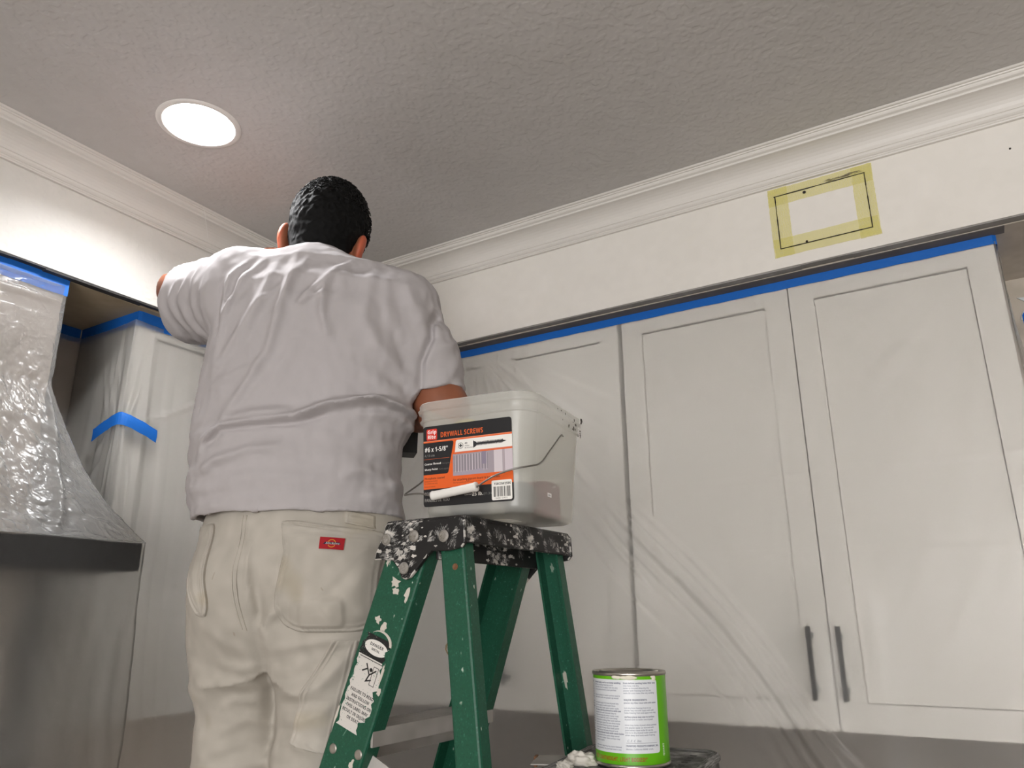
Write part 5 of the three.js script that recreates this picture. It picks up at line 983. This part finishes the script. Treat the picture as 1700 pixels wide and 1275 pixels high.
{
  const pocket = smoothPoly([[0.003, 1.000], [0.060, 0.997], [0.120, 0.990], [0.169, 0.985], [0.170, 0.945], [0.169, 0.905], [0.168, 0.860], [0.166, 0.832], [0.148, 0.819], [0.110, 0.815], [0.078, 0.815], [0.040, 0.818], [0.014, 0.832], [0.004, 0.852], [0.001, 0.870], [0.007, 0.906], [0.010, 0.947], [0.004, 0.975]]);
  const rr = (x, y, cx, cy, a, b, q) => { const dx = Math.max(Math.abs(x - cx) - a + q, 0), dy = Math.max(Math.abs(y - cy) - b + q, 0); return Math.hypot(dx, dy) - q; };
  const pk = sewn('back_pocket', pocket, pants, canvasB, { rows: 70, bulge: 0.005, extra: (x, y) => {
    const d1 = rr(x, y - 0.03 * (x - 0.08), 0.083, 0.845, 0.038, 0.022, 0.012), d2 = rr(x, y, 0.074, 0.848, 0.045, 0.024, 0.012), top = 0.965 - 0.05 * (x - 0.08);
    return 0.004 * (1 - smoothstep(d1, -0.006, 0.004)) + 0.002 * (1 - smoothstep(d2, -0.003, 0.003)) + 0.0012 * Math.exp(-Math.pow((y - top - 0.008) / 0.0015, 2)) + 0.003 * Math.exp(-Math.pow((x - 0.10 - 0.9 * (y - 0.90)) / 0.012, 2)) * (y > 0.87 && y < 0.955 ? 1 : 0);
  } });
  const tagTex = canvasTex(400, 200, (g, w, h) => {
    g.fillStyle = '#a3121f'; g.fillRect(0, 0, w, h); g.strokeStyle = '#d99a2b'; g.lineWidth = 12; g.beginPath(); g.arc(200, 100, 62, 0.25, Math.PI - 0.25, true); g.stroke(); g.beginPath(); g.arc(200, 100, 62, 0.5, Math.PI - 0.5); g.stroke();
    g.fillStyle = '#1c2340'; g.beginPath(); g.moveTo(60, 118); g.lineTo(90, 82); g.lineTo(325, 78); g.lineTo(345, 112); g.closePath(); g.fill(); g.fillStyle = '#c9c4bd'; g.font = 'italic bold 52px serif'; g.save(); g.translate(96, 116); g.scale(1.18, 0.9); g.fillText('Dickies', 0, 0); g.restore(); g.fillStyle = '#d99a2b'; g.font = '14px serif'; g.fillText('R', 318, 136);
  });
  const tg = sheet(12, 6, (s, t) => onBack(lerp(0.0715, 0.1115, s), lerp(0.951, 0.9715, t) - 0.05 * (lerp(0.0715, 0.1115, s) - 0.09), 0.0142), 1, 1);
  part('woven_tag', tg, std({ map: tagTex, roughness: 0.8 }), pk);
  sewn('belt_loop', [[0.104, 0.998], [0.155, 0.990], [0.154, 1.016], [0.103, 1.023]], pants, canvasB, { rows: 16, bulge: 0.001, lift: 0.0025 });
  sewn('side_pocket', smoothPoly([[-0.176, 1.000], [-0.150, 1.003], [-0.132, 1.003], [-0.126, 0.955], [-0.122, 0.907], [-0.112, 0.862], [-0.117, 0.842], [-0.132, 0.842], [-0.150, 0.862], [-0.170, 0.900], [-0.180, 0.950]]), pants, canvasB, { rows: 36, bulge: 0.006 });
  sewn('leg_pocket', [[0.045, 0.722], [0.099, 0.806], [0.140, 0.806], [0.122, 0.73], [0.097, 0.622], [0.026, 0.640]], pants, canvasB, { rows: 36, bulge: 0.002, lift: 0.002 });
  const seam = (n, pts) => part('seam', merge([cord(pts, 0.0011, 0.0004), cord(pts.map(([x, y]) => [x + 0.006, y]), 0.0009, 0.0004)]), canvasB, pants);
  part('seam', merge([cord([[-0.064, 1.012], [-0.064, 0.96], [-0.066, 0.91], [-0.060, 0.87], [-0.046, 0.82]], 0.0013, 0.0006)]), canvasB, pants);
  part('seam', cord([[-0.071, 1.012], [-0.071, 0.96], [-0.073, 0.91], [-0.067, 0.87], [-0.053, 0.822]], 0.0011, 0.0004), canvasB, pants);
}
// boots
for (const [an, s] of [[joints.anL, -1], [joints.anR, 1]]) {
  const f = (x, y, z) => { let d = smin(cone([an[0], 0.05, an[2] + 0.03], [an[0] + 0.01 * s, 0.042, an[2] - 0.17], 0.044, 0.046)(x, y, z), cone([an[0], 0.06, an[2]], [an[0], 0.15, an[2] + 0.005], 0.046, 0.05)(x, y, z), 0.03); return smax(d, 0.0015 - y, 0.003); };
  part('boot', surface(f, [an[0] - 0.08, -0.012, an[2] - 0.26], [an[0] + 0.09, 0.23, an[2] + 0.12], 0.008), std({ map: mottle([112, 86, 62], 40, 241 + s), roughness: 0.75 }), man);
}
// black mud pan held in his right hand
{
  const p = thing('mud_pan', 'black plaster mud pan held in front of the painter, showing past his right side', 'pan', [0, 0, 0], 0);
  const c = Math.cos(0.54981), s = Math.sin(0.54981), lx = 0.027, lz = -0.245; p.position.set(0.723 + lx * c + lz * s, 0.78 + 1.243, 0.7605 - lx * s + lz * c); p.rotation.y = 0.54981 + 0.25;
  const prof = [[-0.046, 0.046], [-0.030, -0.040], [0.030, -0.040], [0.046, 0.046], [0.0435, 0.046], [0.028, -0.0375], [-0.028, -0.0375], [-0.0435, 0.046]];
  const mm = std({ map: mottle([26, 26, 27], 40, 251), roughness: 0.5 });
  const g = new THREE.ExtrudeGeometry(polyShape(prof), { depth: 0.30, bevelEnabled: false }); g.translate(0, 0, -0.15); g.rotateY(Math.PI / 2); part('trough', g, mm, p);
  for (const e of [-0.15, 0.148]) { const q = new THREE.ExtrudeGeometry(polyShape(prof.slice(0, 4)), { depth: 0.002, bevelEnabled: false }); q.rotateY(Math.PI / 2); q.translate(e, 0, 0); part('end_wall', q, mm, p); }
}
// the platform he stands on
{
  const t = thing('work_platform', 'low aluminium work platform under the painter, below the picture', 'platform', [0.55, 0, 0.70], 0.54981);
  const alu2 = std({ color: 0x9d9a94, roughness: 0.45, metalness: 0.7 });
  part('deck', box(-0.42, 0.74, -0.22, 0.24, 0.7795, 0.22, 0.004), alu2, t);
  for (const [x, z] of [[-0.38, -0.19], [0.20, -0.19], [0.20, 0.19], [-0.38, 0.19]]) part('leg', box(x - 0.018, 0, z - 0.018, x + 0.018, 0.74, z + 0.018, 0.003), alu2, t);
}
scene.traverse((o) => { if (o.isMesh) { o.castShadow = true; o.receiveShadow = true; } });
renderer.render(scene, camera);
